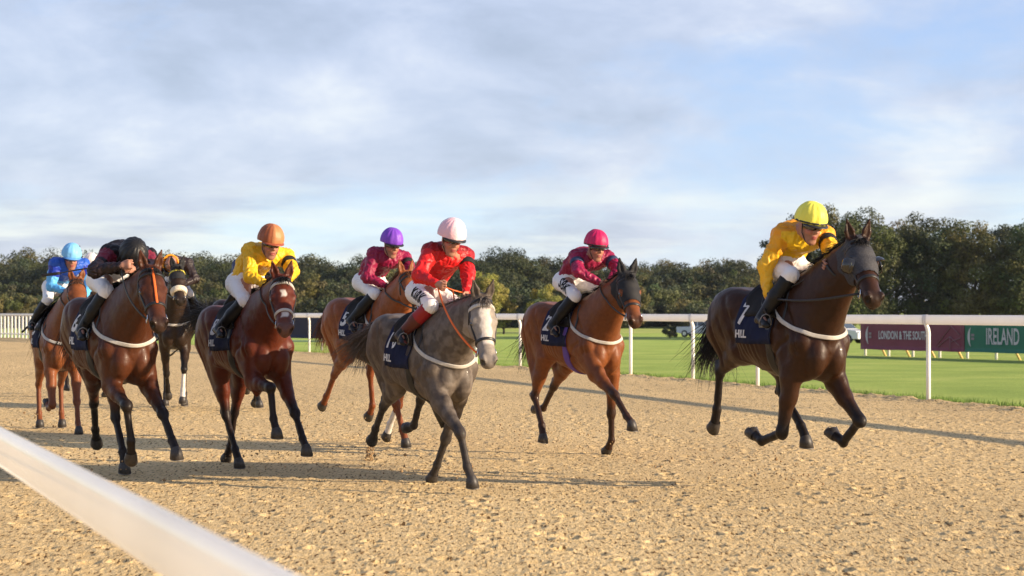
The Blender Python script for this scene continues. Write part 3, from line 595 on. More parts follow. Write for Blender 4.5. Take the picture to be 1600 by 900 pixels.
    if C.get('hood'):
        P=V-po; t=P@hd; s_=P@sd_; u_=P@up; nN=P@nd
        m=(t>-.05)&(t<C['hood'])&(u_<.05)&(u_>-.20)&(np.abs(s_)<.14)
        ed=np.minimum(np.linalg.norm(V-H(.185,.10,-.042),axis=1),np.linalg.norm(V-H(.185,-.10,-.042),axis=1)); m&=ed>.046
        earz=(u_>.015)&(t<.03)&(np.abs(s_)>.028); m=m&~earz if C.get('earsout',1) else (m|((np.linalg.norm(P,axis=1)<.26)&(u_>-.02)&(t<.05)&(P@nd>-.02)))
        keep=m[Fc].all(1); ff=Fc[keep]; used=np.unique(ff); mp_=np.full(len(V),-1); mp_[used]=np.arange(len(used))
        vn=np.zeros_like(V); q0=V[Fc[:,0]];nn=np.cross(V[Fc[:,1]]-q0,V[Fc[:,2]]-q0)
        for i in range(4): np.add.at(vn,Fc[:,i],nn)
        vn/=np.linalg.norm(vn,axis=1)[:,None]+1e-9
        mk('hood',V[used]+vn[used]*.007,mp_[ff],C.get('hoodm',M_black),root)
    if C.get('cups'):
        for s in(-1,1):
            c=H(.20,.108*s,-.045); ax=nrm(sd_*s*.9-hd*.35); a1=nrm(np.cross(ax,up)); a2=np.cross(ax,a1); cm_=MB(); K=20
            v=[];f=[]
            rr=[(.060,-.03),(.066,.0),(.064,.03),(.050,.052),(.030,.062),(.028,.058),(.047,.047),(.060,.027),(.062,0.)]
            for r_,dz in rr:
                for k in range(K//2+3):
                    a=.5*PI-PI*1.1*k/(K//2+2)+.15+PI; v.append(c-hd*.012+ (a1*math.cos(a)+a2*math.sin(a))*r_*(1 if True else 1)+ax*dz)
            n_=K//2+3
            for i in range(len(rr)-1):
                for k in range(n_-1): f.append((i*n_+k,i*n_+k+1,(i+1)*n_+k+1,(i+1)*n_+k))
            cm_.add(v,f); cm_.tube([c+(a1*math.cos(t)+a2*math.sin(t))*.055 for t in np.linspace(0,2*PI,25)],.006,6,cap=False)
            cm_.build('blinker_cup',mat('black_plastic',(.015,.015,.015),.2,.6,coat=.5),root)
    # reins to the rider's hands, stirrups to the feet
    if rider:
        r=MB()
        for s,hk,ek in((-1,'haR','elR'),(1,'haL','elL')):
            hp=np.array(rider[hk])
            if C.get('whiphand')==s: hp=np.array(rider['haL' if s<0 else 'haR'])
            pts=[]
            for i in range(13):
                t=i/12; p=bits[s]*(1-t)+hp*t+V3(0,s*.05*math.sin(PI*t)**.7,-.035*math.sin(PI*t)); 
                hh,nn_,_,_=bvh.find_nearest(Vector(p))
                if hh is not None and (Vector(p)-hh).dot(nn_)<.008: p=np.array(hh+nn_*.010)
                pts.append(p)
            r.tube(pts,1,prof=[(-.009,-.002),(.009,-.002),(.009,.002),(-.009,.002)])
        a,b=np.array(rider['haR']),np.array(rider['haL'])
        if not C.get('whiphand'):
            r.tube([a,(a+b)/2+V3(.03,0,-.01),b],.006,6)
            mid=(a+b)/2; r.tube([mid+V3(0,.01,-.02),mid+V3(-.06,.05,-.09),mid+V3(-.10,.09,-.16),mid+V3(-.05,.10,-.19),mid+V3(.02,.05,-.12)],.007,6)
        r.build('reins',C.get('reinm',M_tack),root)
        for s,ak,tk in((-1,'anR','toR'),(1,'anL','toL')):
            a,b=np.array(rider[ak]),np.array(rider[tk]); ft=nrm(b-a); foot=a*.4+b*.6+V3(0,0,-.0); dn=nrm(np.cross(np.cross(ft,V3(0,0,-1)),ft)); la=nrm(np.cross(ft,dn)); st=MB()
            c=foot+dn*.045; st.tube([c+la*.045,c+la*.048-dn*.04,c+la*.028-dn*.09,c-dn*.105,c-la*.028-dn*.09,c-la*.048-dn*.04,c-la*.045,c+la*.045],.0045,6,cap=False); st.tube([c+la*.045,c-la*.045],.009,6)
            so=st.build('stirrup',mat('dull_steel',(.22,.22,.22),.45,metal=.8),root); lt=MB(); top=V3(.08,.20*s,1.50); lt.tube([c-dn*.105,(c-dn*.105)*.5+top*.5+V3(0,.03*s,0),top],1,prof=[(-.011,-.002),(.011,-.002),(.011,.002),(-.011,.002)]); lt.build('stirrup_leather',M_tack,so)
    return root,bvh,J
# ------------------------------------------------------------------ riders
M_skin=mat('skin',(.50,.27,.19),.5,.4,noise=(25,.08)); M_goggle=mat('goggle_lens',(.008,.008,.010),.06,.8,coat=1); M_gstrap=mat('goggle_strap',(.02,.02,.02),.6)
M_boot=mat('boot_leather',(.008,.008,.009),.25,.5,coat=.3); M_brc=mat('white_breeches',(.80,.79,.79),.6,bump=(26,.5,.010)); M_band=mat('black_armband',(.008,.008,.008),.8)
M_glove=mat('white_glove',(.7,.68,.65),.7)
def ringmesh(c,ax,u,r0,r1,hgt,n=24,thick=.004):
    ax=nrm(ax);u=nrm(np.cross(np.cross(ax,u),ax));w=np.cross(ax,u); v=[];f=[]
    for dz,r in ((-hgt/2,r0),(-hgt/2,r0+thick),(hgt/2,r1+thick),(hgt/2,r1)):
        for k in range(n): t=2*PI*k/n; v.append(c+ax*dz+(u*math.cos(t)+w*math.sin(t))*r)
    for i in range(3):
        for k in range(n): f.append((i*n+k,i*n+(k+1)%n,(i+1)*n+(k+1)%n,(i+1)*n+k))
    return v,f
def hand(F,wr,pt,s,fist=True):
    """palm, four curled fingers and a thumb round the rein; s=-1 right, 1 left"""
    a=nrm(pt-wr); lat=nrm(np.cross(a,V3(0,0,1))); up=np.cross(lat,a)   # lat: to the right of a seen from above
    kn=[]; pc=wr+a*.045
    # palm plane: knuckles up, thumbs towards the middle and up
    inn=-lat*(-1 if s<0 else 1)*-1 if False else (V3(0,-s,0)-a*(V3(0,-s,0)@a)); inn=nrm(inn); dn=nrm(V3(0,0,-1)-a*(V3(0,0,-1)@a)-inn*(V3(0,0,-1)@inn))
    F.limb(wr-a*.03,wr+a*.01,(.028,.022),(.030,.021),u=dn,k=.012)
    F.limb(wr+a*.012,wr+a*.066,(.033,.019),(.040,.017),u=dn,k=.01)
    for i,(o,l1,l2) in enumerate(((-.032,.030,.026),(-.011,.034,.028),(.011,.032,.027),(.031,.026,.022))):
        k0=wr+a*.070+dn*o-inn*.004; k1=k0+(a*.75+inn*.62)*l1; k2=k1+(inn*.55-a*.85)*l2; k3=k2+(-a*.5-inn*.85)*l2*.55
        F.limb(k0-a*.018,k0,.0095,.0095,k=.004); F.limb(k0,k1,.0095,.0088,k=.0025); F.limb(k1,k2,.0088,.008,k=.0015); F.limb(k2,k3,.008,.0072,k=.001)
    t0=wr+a*.022-dn*.028+inn*.006; t1=t0+(a*.6-dn*.45+inn*.6)*.034; t2=t1+(a*.85+inn*.45+dn*.15)*.030
    F.limb(wr+a*.01,t0,.016,.014,k=.006); F.limb(t0,t1,.012,.0105,k=.004); F.limb(t1,t2,.0105,.0085,k=.002)
def make_rider(key,q,J,S,label,h=.0065):
    J={k:np.array(v,float) for k,v in J.items()}; M=xf(q); root=empty('person',mtx=M); tag(root,label,'jockey','jockeys riding in the race')
    hc=J['head']; dn=nrm(J['chin']-hc); dn=nrm(dn*math.cos(.30)-V3(1,0,0)*math.sin(.30)); sh=nrm(J['shL']-J['shR']); lt=nrm(V3(0,1,0)-dn*dn[1]); fd=nrm(np.cross(lt,dn)); 
    if fd[0]<0: fd=-fd
    if S.get('yaw'):
        c_,s_=math.cos(S['yaw']),math.sin(S['yaw']); fd,lt=fd*c_+lt*s_,lt*c_-fd*s_
    K=lambda x,y,z: hc+fd*x+lt*y-dn*z      # face frame: forward, left, up
    A3=[fd,lt,-dn]
    pel=J['pelvis']; nk=J['neck']; shc=(J['shR']+J['shL'])/2
    pts=np.array(list(J.values())); F=Field(pts.min(0)-.16,pts.max(0)+.17,h)
    # ---- body (skin): one continuous figure, mostly under the clothes
    F.ell(K(-.01,0,.035),(.098,.076,.095),ax=A3,k=.02); F.ell(K(.0,0,-.02),(.088,.066,.10),ax=A3,k=.03)
    F.ell(K(.045,0,-.075),(.045,.045,.06),ax=A3,k=.03); F.ell(K(.062,0,-.125),(.022,.026,.022),ax=A3,k=.02)
    for s in(-1,1):
        F.ell(K(.055,.036*s,-.045),(.03,.025,.024),ax=A3,k=.015); F.ell(K(.083,.030*s,.0),(.016,.020,.011),ax=A3,k=.008,carve=True); F.ell(K(.074,.030*s,0.0),(.013,.014,.012),ax=A3,k=.002)
        F.ell(K(-.005,.074*s,-.012),(.020,.010,.032),ax=A3,k=.006); F.limb(K(.0,.05*s,-.08),K(.055,.022*s,-.125),.022,.018,k=.02)
        F.limb(K(.078,.012*s,.020),K(.072,.045*s,.018),.008,.006,k=.01)
    F.limb(K(.082,0,.008),K(.106,0,-.032),(.010,.012),(.015,.013),u=lt,k=.010); F.ell(K(.094,0,-.042),(.012,.018,.008),ax=A3,k=.006)
    F.ell(K(.086,0,-.073),(.012,.024,.007),ax=A3,k=.005); F.ell(K(.083,0,-.088),(.012,.021,.008),ax=A3,k=.005); F.limb(K(.10,-.024,-.080),K(.10,.024,-.080),(.012,.0022),(.012,.0022),u=fd,k=.002,carve=True)
    F.limb(K(-.03,0,-.06),nk,.052,.058,k=.03)
    mid=(pel+nk)/2+V3(-.02,0,.05)
    F.chain([nk-V3(0,0,.03),mid,pel],[(.13,.085),(.11,.08),(.12,.085)],k=.05)
    F.limb(J['shR'],J['shL'],.05,.05,k=.04)
    for X,s in(('R',-1),('L',1)):
        F.limb(J['sh'+X],J['el'+X],.042,.034,k=.03); F.limb(J['el'+X],J['ha'+X],.034,.024,k=.02); hand(F,J['ha'+X],J['ha'+X]+nrm(J['ha'+X]-J['el'+X])*.1,s)
        F.limb(J['hip'+X],J['kn'+X],.07,.045,k=.03); F.limb(J['kn'+X],J['an'+X],.040,.020,k=.01); F.limb(J['an'+X],J['an'+X]*.3+J['to'+X]*.7,.018,.014,k=.01)
    V,Fc=F.mesh(); n_=vnoise(V,60,2); col=np.tile(np.array(S.get('skin',(.40,.19,.125))),(len(V),1))*(.88+.20*n_)[:,None]
    P=V-hc; lx,ly,lz=P@fd,P@lt,-(P@dn)
    lip=((lx>.07)&(np.abs(ly)<.024)&(np.abs(lz+.080)<.013)&(np.linalg.norm(P,axis=1)<.2)); col[lip]=(.38,.10,.09)
    ck=((lz>-.055)&(lz<-.015)&(np.abs(ly)>.025)&(lx>.03)&(np.linalg.norm(P,axis=1)<.2)); col[ck]*=np.array((1.12,.85,.82)); jw=((lz<-.06)&(lx>.01)&(np.linalg.norm(P,axis=1)<.2)); col[jw]*=.86
    
    br=((lx>.06)&(np.abs(np.abs(ly)-.030)<.018)&(np.abs(lz-.022)<.006)); col[br]=(.08,.045,.03)
    mk('body',V,Fc,mat('skin_tone',(.5,.27,.19),.5,.4,vcol=True),root,col=col)
    # ---- silks
    F=Field(np.minimum(pel-.3,pts.min(0)-.14),pts.max(0)+.15,h*1.15)
    w0=.160; tp=nk+(pel-nk)*.06; back=V3(-.03,0,.085)
    F.chain([shc+(hc-shc)*.12+V3(-.05,0,.0),shc+V3(0,0,-.02),(pel*.35+nk*.65)+back*.6,(pel*.65+nk*.35)+back*.7,pel+V3(.02,0,.03)],[(.10,.075),(.172,.112),(.170,.120),(.158,.118),(.145,.105)],k=.06)
    F.limb(J['shR']+V3(-.01,0,0),J['shL']+V3(-.01,0,0),.080,.080,k=.05)
    for X in'RL':
        e=J['el'+X]; F.limb(J['sh'+X],e,.072,.060,k=.035); F.limb(e,J['ha'+X]-nrm(J['ha'+X]-e)*.025,.058,.036,k=.03)
    F.limb(nk,nk+(hc-nk)*.5,.075,.062,k=.03)
    F.limb(nk+(hc-nk)*.25,nk+(hc-nk)*.9,.052,.056,k=.004,carve=True)
    # folds of the fabric
    Vt,Ft=F.mesh(); 
    n1_=vnoise(Vt*np.array([1,1,.6]),13,11)+.5*vnoise(Vt,28,12); q0=Vt[Ft[:,0]];nn=np.cross(Vt[Ft[:,1]]-q0,Vt[Ft[:,2]]-q0); vn=np.zeros_like(Vt)
    for i in range(4): np.add.at(vn,Ft[:,i],nn)
    vn/=np.linalg.norm(vn,axis=1)[:,None]+1e-9; rd=1-np.abs(2*((n1_*2.2)%1)-1); Vt=Vt+vn*((rd-.4)*.013)[:,None].astype(np.float32)
    col=np.tile(np.array(S['silk']),(len(Vt),1))
    def along(a,b): ab=b-a; return ((Vt-a)@ab)/(ab@ab)
    if 'yoke' in S:
        tz=along(pel,shc); d1=np.linalg.norm(Vt-shc,axis=1); m=(Vt[:,2]>shc[2]+.02)|(np.linalg.norm((Vt-shc)-np.outer((Vt-shc)@sh,sh),axis=1)<.075); col[m&(d1<.34)]=S['yoke']
    for X in'RL':
        d1,_=seg_d(Vt,J['sh'+X],J['el'+X]); d2,_=seg_d(Vt,J['el'+X],J['ha'+X]); db,_=seg_d(Vt,shc,pel)
        arm=(np.minimum(d1,d2)<.085)&((d2<.085)|(along(J['sh'+X],J['el'+X])>.12))
        if 'sleeve' in S: col[arm]=S['sleeve']
        if 'forearm' in S: col[arm&((d2<d1)|(along(J['sh'+X],J['el'+X])>.55))]=S['forearm']
    if 'belly' in S: m=(along(pel,shc)<.45)&(np.abs((Vt-pel)@V3(0,1,0))<.2)&(seg_d(Vt,J['elR'],J['haR'])[0]>.08)&(seg_d(Vt,J['elL'],J['haL'])[0]>.08); col[m]=S['belly']
    col=col*(.9+.2*vnoise(Vt,9,4))[:,None]
    sm=mat('silk_shirt',(.5,.5,.1),.46,.35,vcol=True,bump=(38,.6,.010)); jk=mk('silk_jacket',Vt,Ft,sm,root,col=col); jb=bvh_of(Vt,Ft)
    for X,m_,lab in S.get('bands',[]):
        a,b=J['sh'+X],J['el'+X]; c=a*.52+b*.48; v,f=ringmesh(c,b-a,V3(0,0,1),.071,.068,.062,thick=.006); mk('armband',v,f,m_,root)
    # ---- breeches
    F=Field(np.minimum(pel-.25,pts.min(0)-.1),np.maximum(pel+.25,np.maximum(J['knR'],J['knL'])+.15),h*1.2)
    F.ell(pel+V3(-.01,0,-.0),(.115,.145,.115),k=.03); F.limb(pel,pel+nrm(nk-pel)*.12,(.13,.095),(.14,.095),k=.04)
    for X,s in(('R',-1),('L',1)):
        hp=pel+V3(-.01,.085*s,-.01); k_=J['kn'+X]; F.ell(hp+V3(-.035,0,0),(.085,.085,.09),k=.04); F.limb(hp,k_,(.082,.098),(.060,.064),k=.05); F.ell(k_,(.062,.056,.062),k=.02); F.limb(k_,k_+(J['an'+X]-k_)*.35,.056,.052,k=.03)
    Vb,Fb=F.mesh(); n1_=vnoise(Vb,16,31)
    q0=Vb[Fb[:,0]];nn=np.cross(Vb[Fb[:,1]]-q0,Vb[Fb[:,2]]-q0); vn=np.zeros_like(Vb)
    for i in range(4): np.add.at(vn,Fb[:,i],nn)
    vn/=np.linalg.norm(vn,axis=1)[:,None]+1e-9; rd=1-np.abs(2*((n1_*3)%1)-1); Vb=Vb+vn*((rd-.5)*.005)[:,None].astype(np.float32)
    bo=mk('breeches',Vb,Fb,M_brc,root)
    if S.get('legtext'):
        bb=bvh_of(Vb,Fb); tx,sz,mt=S['legtext']; tv,tf=text_mesh(tx,sz,.004); hp=pel+V3(0,-.085,0); k_=J['knR']; ax=nrm(k_-hp); side=nrm(V3(0.5,-1,0)-ax*(V3(.5,-1,0)@ax)); upv=np.cross(side,ax)*1.; upv=upv if upv[2]>0 else -upv
        c=hp+(k_-hp)*.50; v=[]
        for p in tv:
            o=c+ax*p[0]+upv*(p[1]+.01); hh,n,_,_=bb.ray_cast(Vector(o+side*.3),Vector(-side)); v.append((hh if hh is not None else Vector(o+side*.08))+Vector(side)*.004)
        mk('lettering',v,tf,mt,bo,smooth=False)
    # ---- boots
    for X in'RL':
        k_,a,t=J['kn'+X],J['an'+X],J['to'+X]; sn=nrm(a-k_); p0=k_+(a-k_)*.16; F=Field(np.minimum(np.minimum(p0,a),t)-.1,np.maximum(np.maximum(p0,a),t)+.1,h*1.2)
        F.limb(p0,p0+(a-p0)*.45,(.064,.068),(.060,.066),k=0); F.limb(p0+(a-p0)*.42,a,(.058,.064),(.042,.046),k=.02); ft=nrm(t-a)
        F.limb(a+sn*.03,t+sn*.01,(.036,.034),(.034,.024),k=.03); F.limb(a+sn*.045-ft*.03,a+sn*.055-ft*.03,.032,.03,k=.02)
        F.limb(p0-sn*.08,p0+sn*.0,.056,.050,k=.003,carve=True)
        Vv,Ff=F.mesh(); cb=np.tile(np.array((.006,.006,.007)),(len(Vv),1)); 
        if 'boottop' in S: tt=((Vv-p0)@sn)/np.linalg.norm(a-p0); cb[tt<.34]=S['boottop']; cb[(tt>=.34)&(tt<.85)]=S.get('bootmid',(.010,.010,.012))
        mk('boot',Vv,Ff,mat('polished_boot',(.01,.01,.01),.42,.25,vcol=True,coat=.08,bump=(30,.25,.006)),root,col=cb)
    # ---- helmet with its silk cap
    F=Field(hc-.2,hc+.22,h*.8); 
    F.ell(K(-.008,0,.048),(.142,.120,.138),ax=A3,k=.0); F.ell(K(-.015,0,.035),(.138,.116,.094),ax=A3,k=.02)
    sl,x,y,z=F._sub(hc-.25,hc+.25); x=x-hc[0];y=y-hc[1];z=z-hc[2]; ux,uz=(x*fd[0]+y*fd[1]+z*fd[2]),-(x*dn[0]+y*dn[1]+z*dn[2])
    F.a[sl]=np.maximum(F.a[sl],-(uz-.022+.14*np.clip(-ux,0,1)*.9).astype(np.float32))
    F.ell(K(-.008,0,.03),(.118,.098,.10),ax=A3,k=.004,carve=True)
    Vh,Fh=F.mesh(); P=Vh-hc; lx,ly,lz=P@fd,P@lt,-(P@dn); ang=np.arctan2(ly,lx+.008); rr=np.hypot(lx,ly)
    Vh=Vh*1.; nout=np.stack([lx/.142**2,ly/.120**2,(lz-.048)/.138**2],1); nout/=np.linalg.norm(nout,axis=1)[:,None]; pl=(.5+.5*np.cos(ang*14+3*vnoise(Vh,9,3)))*ss(rr,.02,.06)
    dv=(nout@np.array([fd,lt,-dn]))*((pl-.5)*.003+ (vnoise(Vh,24,8)-.5)*.005)[:,None]; Vh=(Vh+dv).astype(np.float32)
    col=np.tile(np.array(S['cap']),(len(Vh),1))
    if 'cap2' in S: m=((ang+PI+S.get('cap2o',.3))%(PI/1.0)<PI/2)&(np.abs(lz)>-1); col[m]=S['cap2']
    if 'capbot' in S: col[lz<.045]=S['capbot']
    col=col*(.92+.16*vnoise(Vh,16,5))[:,None]
    he=mk('helmet',Vh,Fh,mat('silk_cap',(.5,.5,.1),.5,.35,vcol=True,bump=(40,.5,.006)),root,col=col)
    pk=MB(); n=15; v=[];f=[]
    for i in range(n):
        a=(-62+124*i/(n-1))*D2R; e=math.cos(a*1.35)
        v+= [K(.138*math.cos(a)-.008,.116*math.sin(a),.030),K((.142+.034*e)*math.cos(a)-.006,(.122+.020*e)*math.sin(a),.018),K((.142+.034*e)*math.cos(a)-.006,(.122+.020*e)*math.sin(a),.013),K(.122*math.cos(a)-.008,.10*math.sin(a),.022)]
    for i in range(n-1):
        for j in range(4): a=i*4+j;b=i*4+(j+1)%4; f.append((a,b,b+4,a+4))
    pk.add(v,f); pk.build('peak',mat('cap_peak_'+key,S.get('peak',(.01,.01,.012)),.4,sheen=.2),he)
    if S.get('strap',1):
        v=[];f=[];n=40
        for i in range(n):
            a=2*PI*i/n; c=K(-.009+.141*math.cos(a),.1185*math.sin(a),.040-.02*(1-math.cos(a))*.5); o=nrm(K(.135*math.cos(a),.1115*math.sin(a),0)-hc); u_=-dn
            v+= [c-u_*.007+o*.001,c-u_*.007+o*.006,c+u_*.007+o*.005,c+u_*.007-o*.002]
        for i in range(n):
            for j in range(4): a=i*4+j;b=i*4+(j+1)%4; k2=(i+1)%n*4; f.append((a,b,k2+(j+1)%4,k2+j))
        mk('helmet_strap',v,f,M_gstrap,he)
    # ---- goggles
    v=[];f=[];n=17
    for i in range(n):
        a=(-74+148*i/(n-1))*D2R; rx,ry=.105,.082; nz=.010*math.exp(-(a/.16)**2)
        c=lambda r,z: K(-.004+(rx+r)*math.cos(a),(ry+r)*math.sin(a),z)
        v+= [c(-.012,-.026+nz*1.6),c(.004,-.022+nz*1.6),c(.008,-.002),c(.004,.020),c(-.012,.024)]
    for i in range(n-1):
        for j in range(4): a=i*5+j; f.append((a,a+1,a+6,a+5))
    mk('goggles',v,f,M_goggle,root)
    ch=MB()
    for s in(-1,1): ch.tube([K(.01,.083*s,.01),K(.02,.078*s,-.06),K(.045,.045*s,-.125),K(.05,0,-.152)],.0045,5)
    ch.build('chin_strap',M_gstrap,root)
    return root
def make_whip(a,b,label,mtx):
    a=np.array(a,float);b=np.array(b,float); r=empty('riding_whip',mtx=mtx); tag(r,label,'whip')
    m=MB(); m.tube([a+(b-a)*t+V3(0,0,.012*math.sin(PI*t)) for t in np.linspace(0,1,9)],[.008]*4+[.006]*3+[.005]*2,8); m.build('shaft',mat('whip_shaft',(.012,.012,.012),.35),r)
    d=nrm(b-a); s=np.cross(d,(0,0,1)); m=MB(); m.tube([b-d*.01,b+d*.02,b+d*.13,b+d*.16],1,prof=[(-.012,-.006),(.012,-.006),(.012,.006),(-.012,.006)]); m.build('flap',mat('whip_flap',(.02,.018,.018),.7),r)
    m=MB(); m.tube([a-d*.06,a-d*.05,a+d*.10],[.011,.013,.010],8); m.build('grip',mat('whip_grip',(.03,.03,.03),.8),r)
    return r
# ------------------------------------------------------------------ the ground
RP=np.array([(27.,8.05),(32.4,6.54),(35.8,5.56),(38.8,4.62),(42.5,3.52),(45.,2.66),(51.,.35),(58.,-2.25),(68.8,-6.4),(84.,-12.9),(97.,-19.8),(110.8,-27.7),(140,-47.)])
def railx(Y):
    Y=np.asarray(Y,float); r=smooth_interp(np.clip(Y,27,140),RP[:,0],RP[:,1]); r=np.where(Y<27,8.05+(27-Y)*.285,r); return np.where(Y>140,-47-(Y-140)*.68,r)
def S_(x,a,b): t=np.clip((x-a)/(b-a),0,1); return t*t*(3-2*t)
def terrain(X,Y): return -1.25*S_(Y,62,190)*(1-S_(Y,230,330))*S_(X-railx(Y),2,25)+.0*X
def gridmesh(name,X,Y,Z,m,parent=None,col=None):
    R,Cn=X.shape; v=np.stack([X,Y,Z],-1).reshape(-1,3); a=(np.arange(R-1)[:,None]*Cn+np.arange(Cn-1)[None,:]).ravel(); f=np.stack([a,a+1,a+Cn+1,a+Cn],1); return mk(name,v,f,m,parent,col=col)
def sandmat():
    m=bpy.data.materials.new('track_sand'); m.use_nodes=True; t=m.node_tree; b=t.nodes['Principled BSDF']; b.inputs['Roughness'].default_value=.92; b.inputs['Specular IOR Level'].default_value=.15
    g=t.nodes.new('ShaderNodeNewGeometry')
    def nz(s,d,sc=(1,1,1)):
        mp_=t.nodes.new('ShaderNodeMapping'); mp_.inputs['Scale'].default_value=sc; t.links.new(g.outputs['Position'],mp_.inputs[0]); n=t.nodes.new('ShaderNodeTexNoise'); n.inputs['Scale'].default_value=s; n.inputs['Detail'].default_value=d; t.links.new(mp_.outputs[0],n.inputs['Vector']); return n.outputs[0]
    def rmp(f,*st):
        r=t.nodes.new('ShaderNodeValToRGB'); t.links.new(f,r.inputs[0]); e=r.color_ramp.elements
        while len(e)<len(st): e.new(.5)
        for x,(p,c) in zip(e,st): x.position=p; x.color=(*c,1)
        return r.outputs[0]
    c1=rmp(nz(9,6),(.30,(.61,.435,.205)),(.5,(.715,.53,.265)),(.72,(.78,.60,.325)))
    c2=rmp(nz(46,5,(1,.17,1)),(.355,(.20,.15,.11)),(.425,(.92,.90,.88)),(.55,(1.06,1.06,1.06)))  # dark specks paint in the shade of small pits, drawn out in depth
    c3=rmp(nz(.35,3,(1,.35,1)),(.35,(.90,.89,.88)),(.65,(1.06,1.05,1.03)))
    def mul(a,b_):
        x=t.nodes.new('ShaderNodeMix'); x.data_type='RGBA'; x.blend_type='MULTIPLY'; x.inputs[0].default_value=1; t.links.new(a,x.inputs[6]); t.links.new(b_,x.inputs[7]); return x.outputs[2]
    t.links.new(mul(mul(c1,c2),c3),b.inputs['Base Color'])
    bp=t.nodes.new('ShaderNodeBump'); bp.inputs['Strength'].default_value=.7; bp.inputs['Distance'].default_value=.02; t.links.new(nz(80,6),bp.inputs['Height']); t.links.new(bp.outputs[0],b.inputs['Normal'])
    return m
M_sand=sandmat()
def clods(X,Y):
    # worked sand: crumbs, clods, hoof pocks, harrow ridges along the track
    a=20*D2R; U=X*math.cos(a)+Y*math.sin(a); W=-X*math.sin(a)+Y*math.cos(a)
    far=1-.55*S_(Y,30,90)
    z=.008*(vnoise2(X/.014,Y/.030,1)-.5)+.005*(vnoise2(X/.028,Y/.055,2)-.5)+.004*(vnoise2(X/.17,Y/.21,3)-.5)+.012*(vnoise2(X/1.1,Y/1.4,4)-.5)
    q=vnoise2(X/.17+9,Y/.20,5); z-= .008*S_(q,.78,.94); z+=.006*S_(vnoise2(X/.028,Y/.06,8),.78,.95)
    z+=.003*np.sin(U/.11+2.5*vnoise2(X/2,Y/2,6))
    # hoofprints: one in each hashed cell, with a pushed-up rim
    for cs,sd,dp in((.52,31,.020),(.37,37,.013)):
        i=np.floor(X/cs);j=np.floor(Y/cs)
        def hs(n): h=np.sin(i*127.1+j*311.7+n*74.7+sd)*43758.5453; return h-np.floor(h)
        cx=(i+.25+.5*hs(1))*cs; cy=(j+.25+.5*hs(2))*cs; d=np.hypot((X-cx)/.062,(Y-cy)/.085); z=z+(hs(3)>.35)*dp*(.55*np.exp(-((d-1.35)/.35)**2)-np.exp(-(d/.8)**4))
    return z*far*.60
def build_sand():
    rows=[9.6]
    while rows[-1]<135: rows.append(rows[-1]+.019*(rows[-1]/12)**1.55)
    Y=np.array(rows); xr=railx(Y)
    Yv=Y[:,None]; n=1150; t=np.linspace(-1,1,n)[None,:]
    xl=-.262*Yv-.3; xh=np.minimum(.262*Yv+.3,(xr+.32)[:,None]); xh=np.maximum(xh,xl+2)
    X=xl+(xh-xl)*(t+1)/2; YY=np.broadcast_to(Yv,X.shape); Z=clods(X,YY)
    d=(railx(YY)-X); e=np.exp(-((d-.05)/.28)**2); Z=Z*(1+1.6*e)+e*.05*(vnoise2(X/.3,YY/.35,7)+.2); Z=np.where(d<.0,Z-S_(-d,.02,.3)*.14,Z)
    gridmesh('racetrack',X,YY,Z,M_sand)
    o=bpy.data.objects['racetrack']; tag(o,kind='structure')
    # the rest of the track outside this view, coarser, butted to it a few millimetres lower
    v=[];Yc=np.concatenate([np.arange(-14,9.6,.6),[9.6],Y[::25][1:]]); 
    for sgn in (-1,1):
        cols=np.array([0,.04,.12,.3,.6,1.])
        XX=[]
        for y in Yc:
            lo=-.262*y-.3 if y>=9.6 else -3.0; hi=min(.262*y+.3,railx(y)+.32) if y>=9.6 else 2.95
            hi=max(hi,lo+2)
            XX.append(lo-(25 if y<60 else 60)*cols[::-1] if sgn<0 else hi+(max(railx(y)+.32-hi,0.0))*cols)
        XX=np.array(XX); YY2=np.broadcast_to(Yc[:,None],XX.shape); ZZ=-.012+.01*vnoise2(XX/.5,YY2/.5,3); gridmesh('racetrack',XX,YY2,ZZ,M_sand); 
    XX,YY2=np.meshgrid(np.linspace(-3.0,2.95,60),np.linspace(-14,9.62,230)); gridmesh('racetrack',XX,YY2,clods(XX,YY2)-.004,M_sand)
    for o in bpy.data.objects:
        if o.name.startswith('racetrack'): o['kind']='structure'
build_sand()
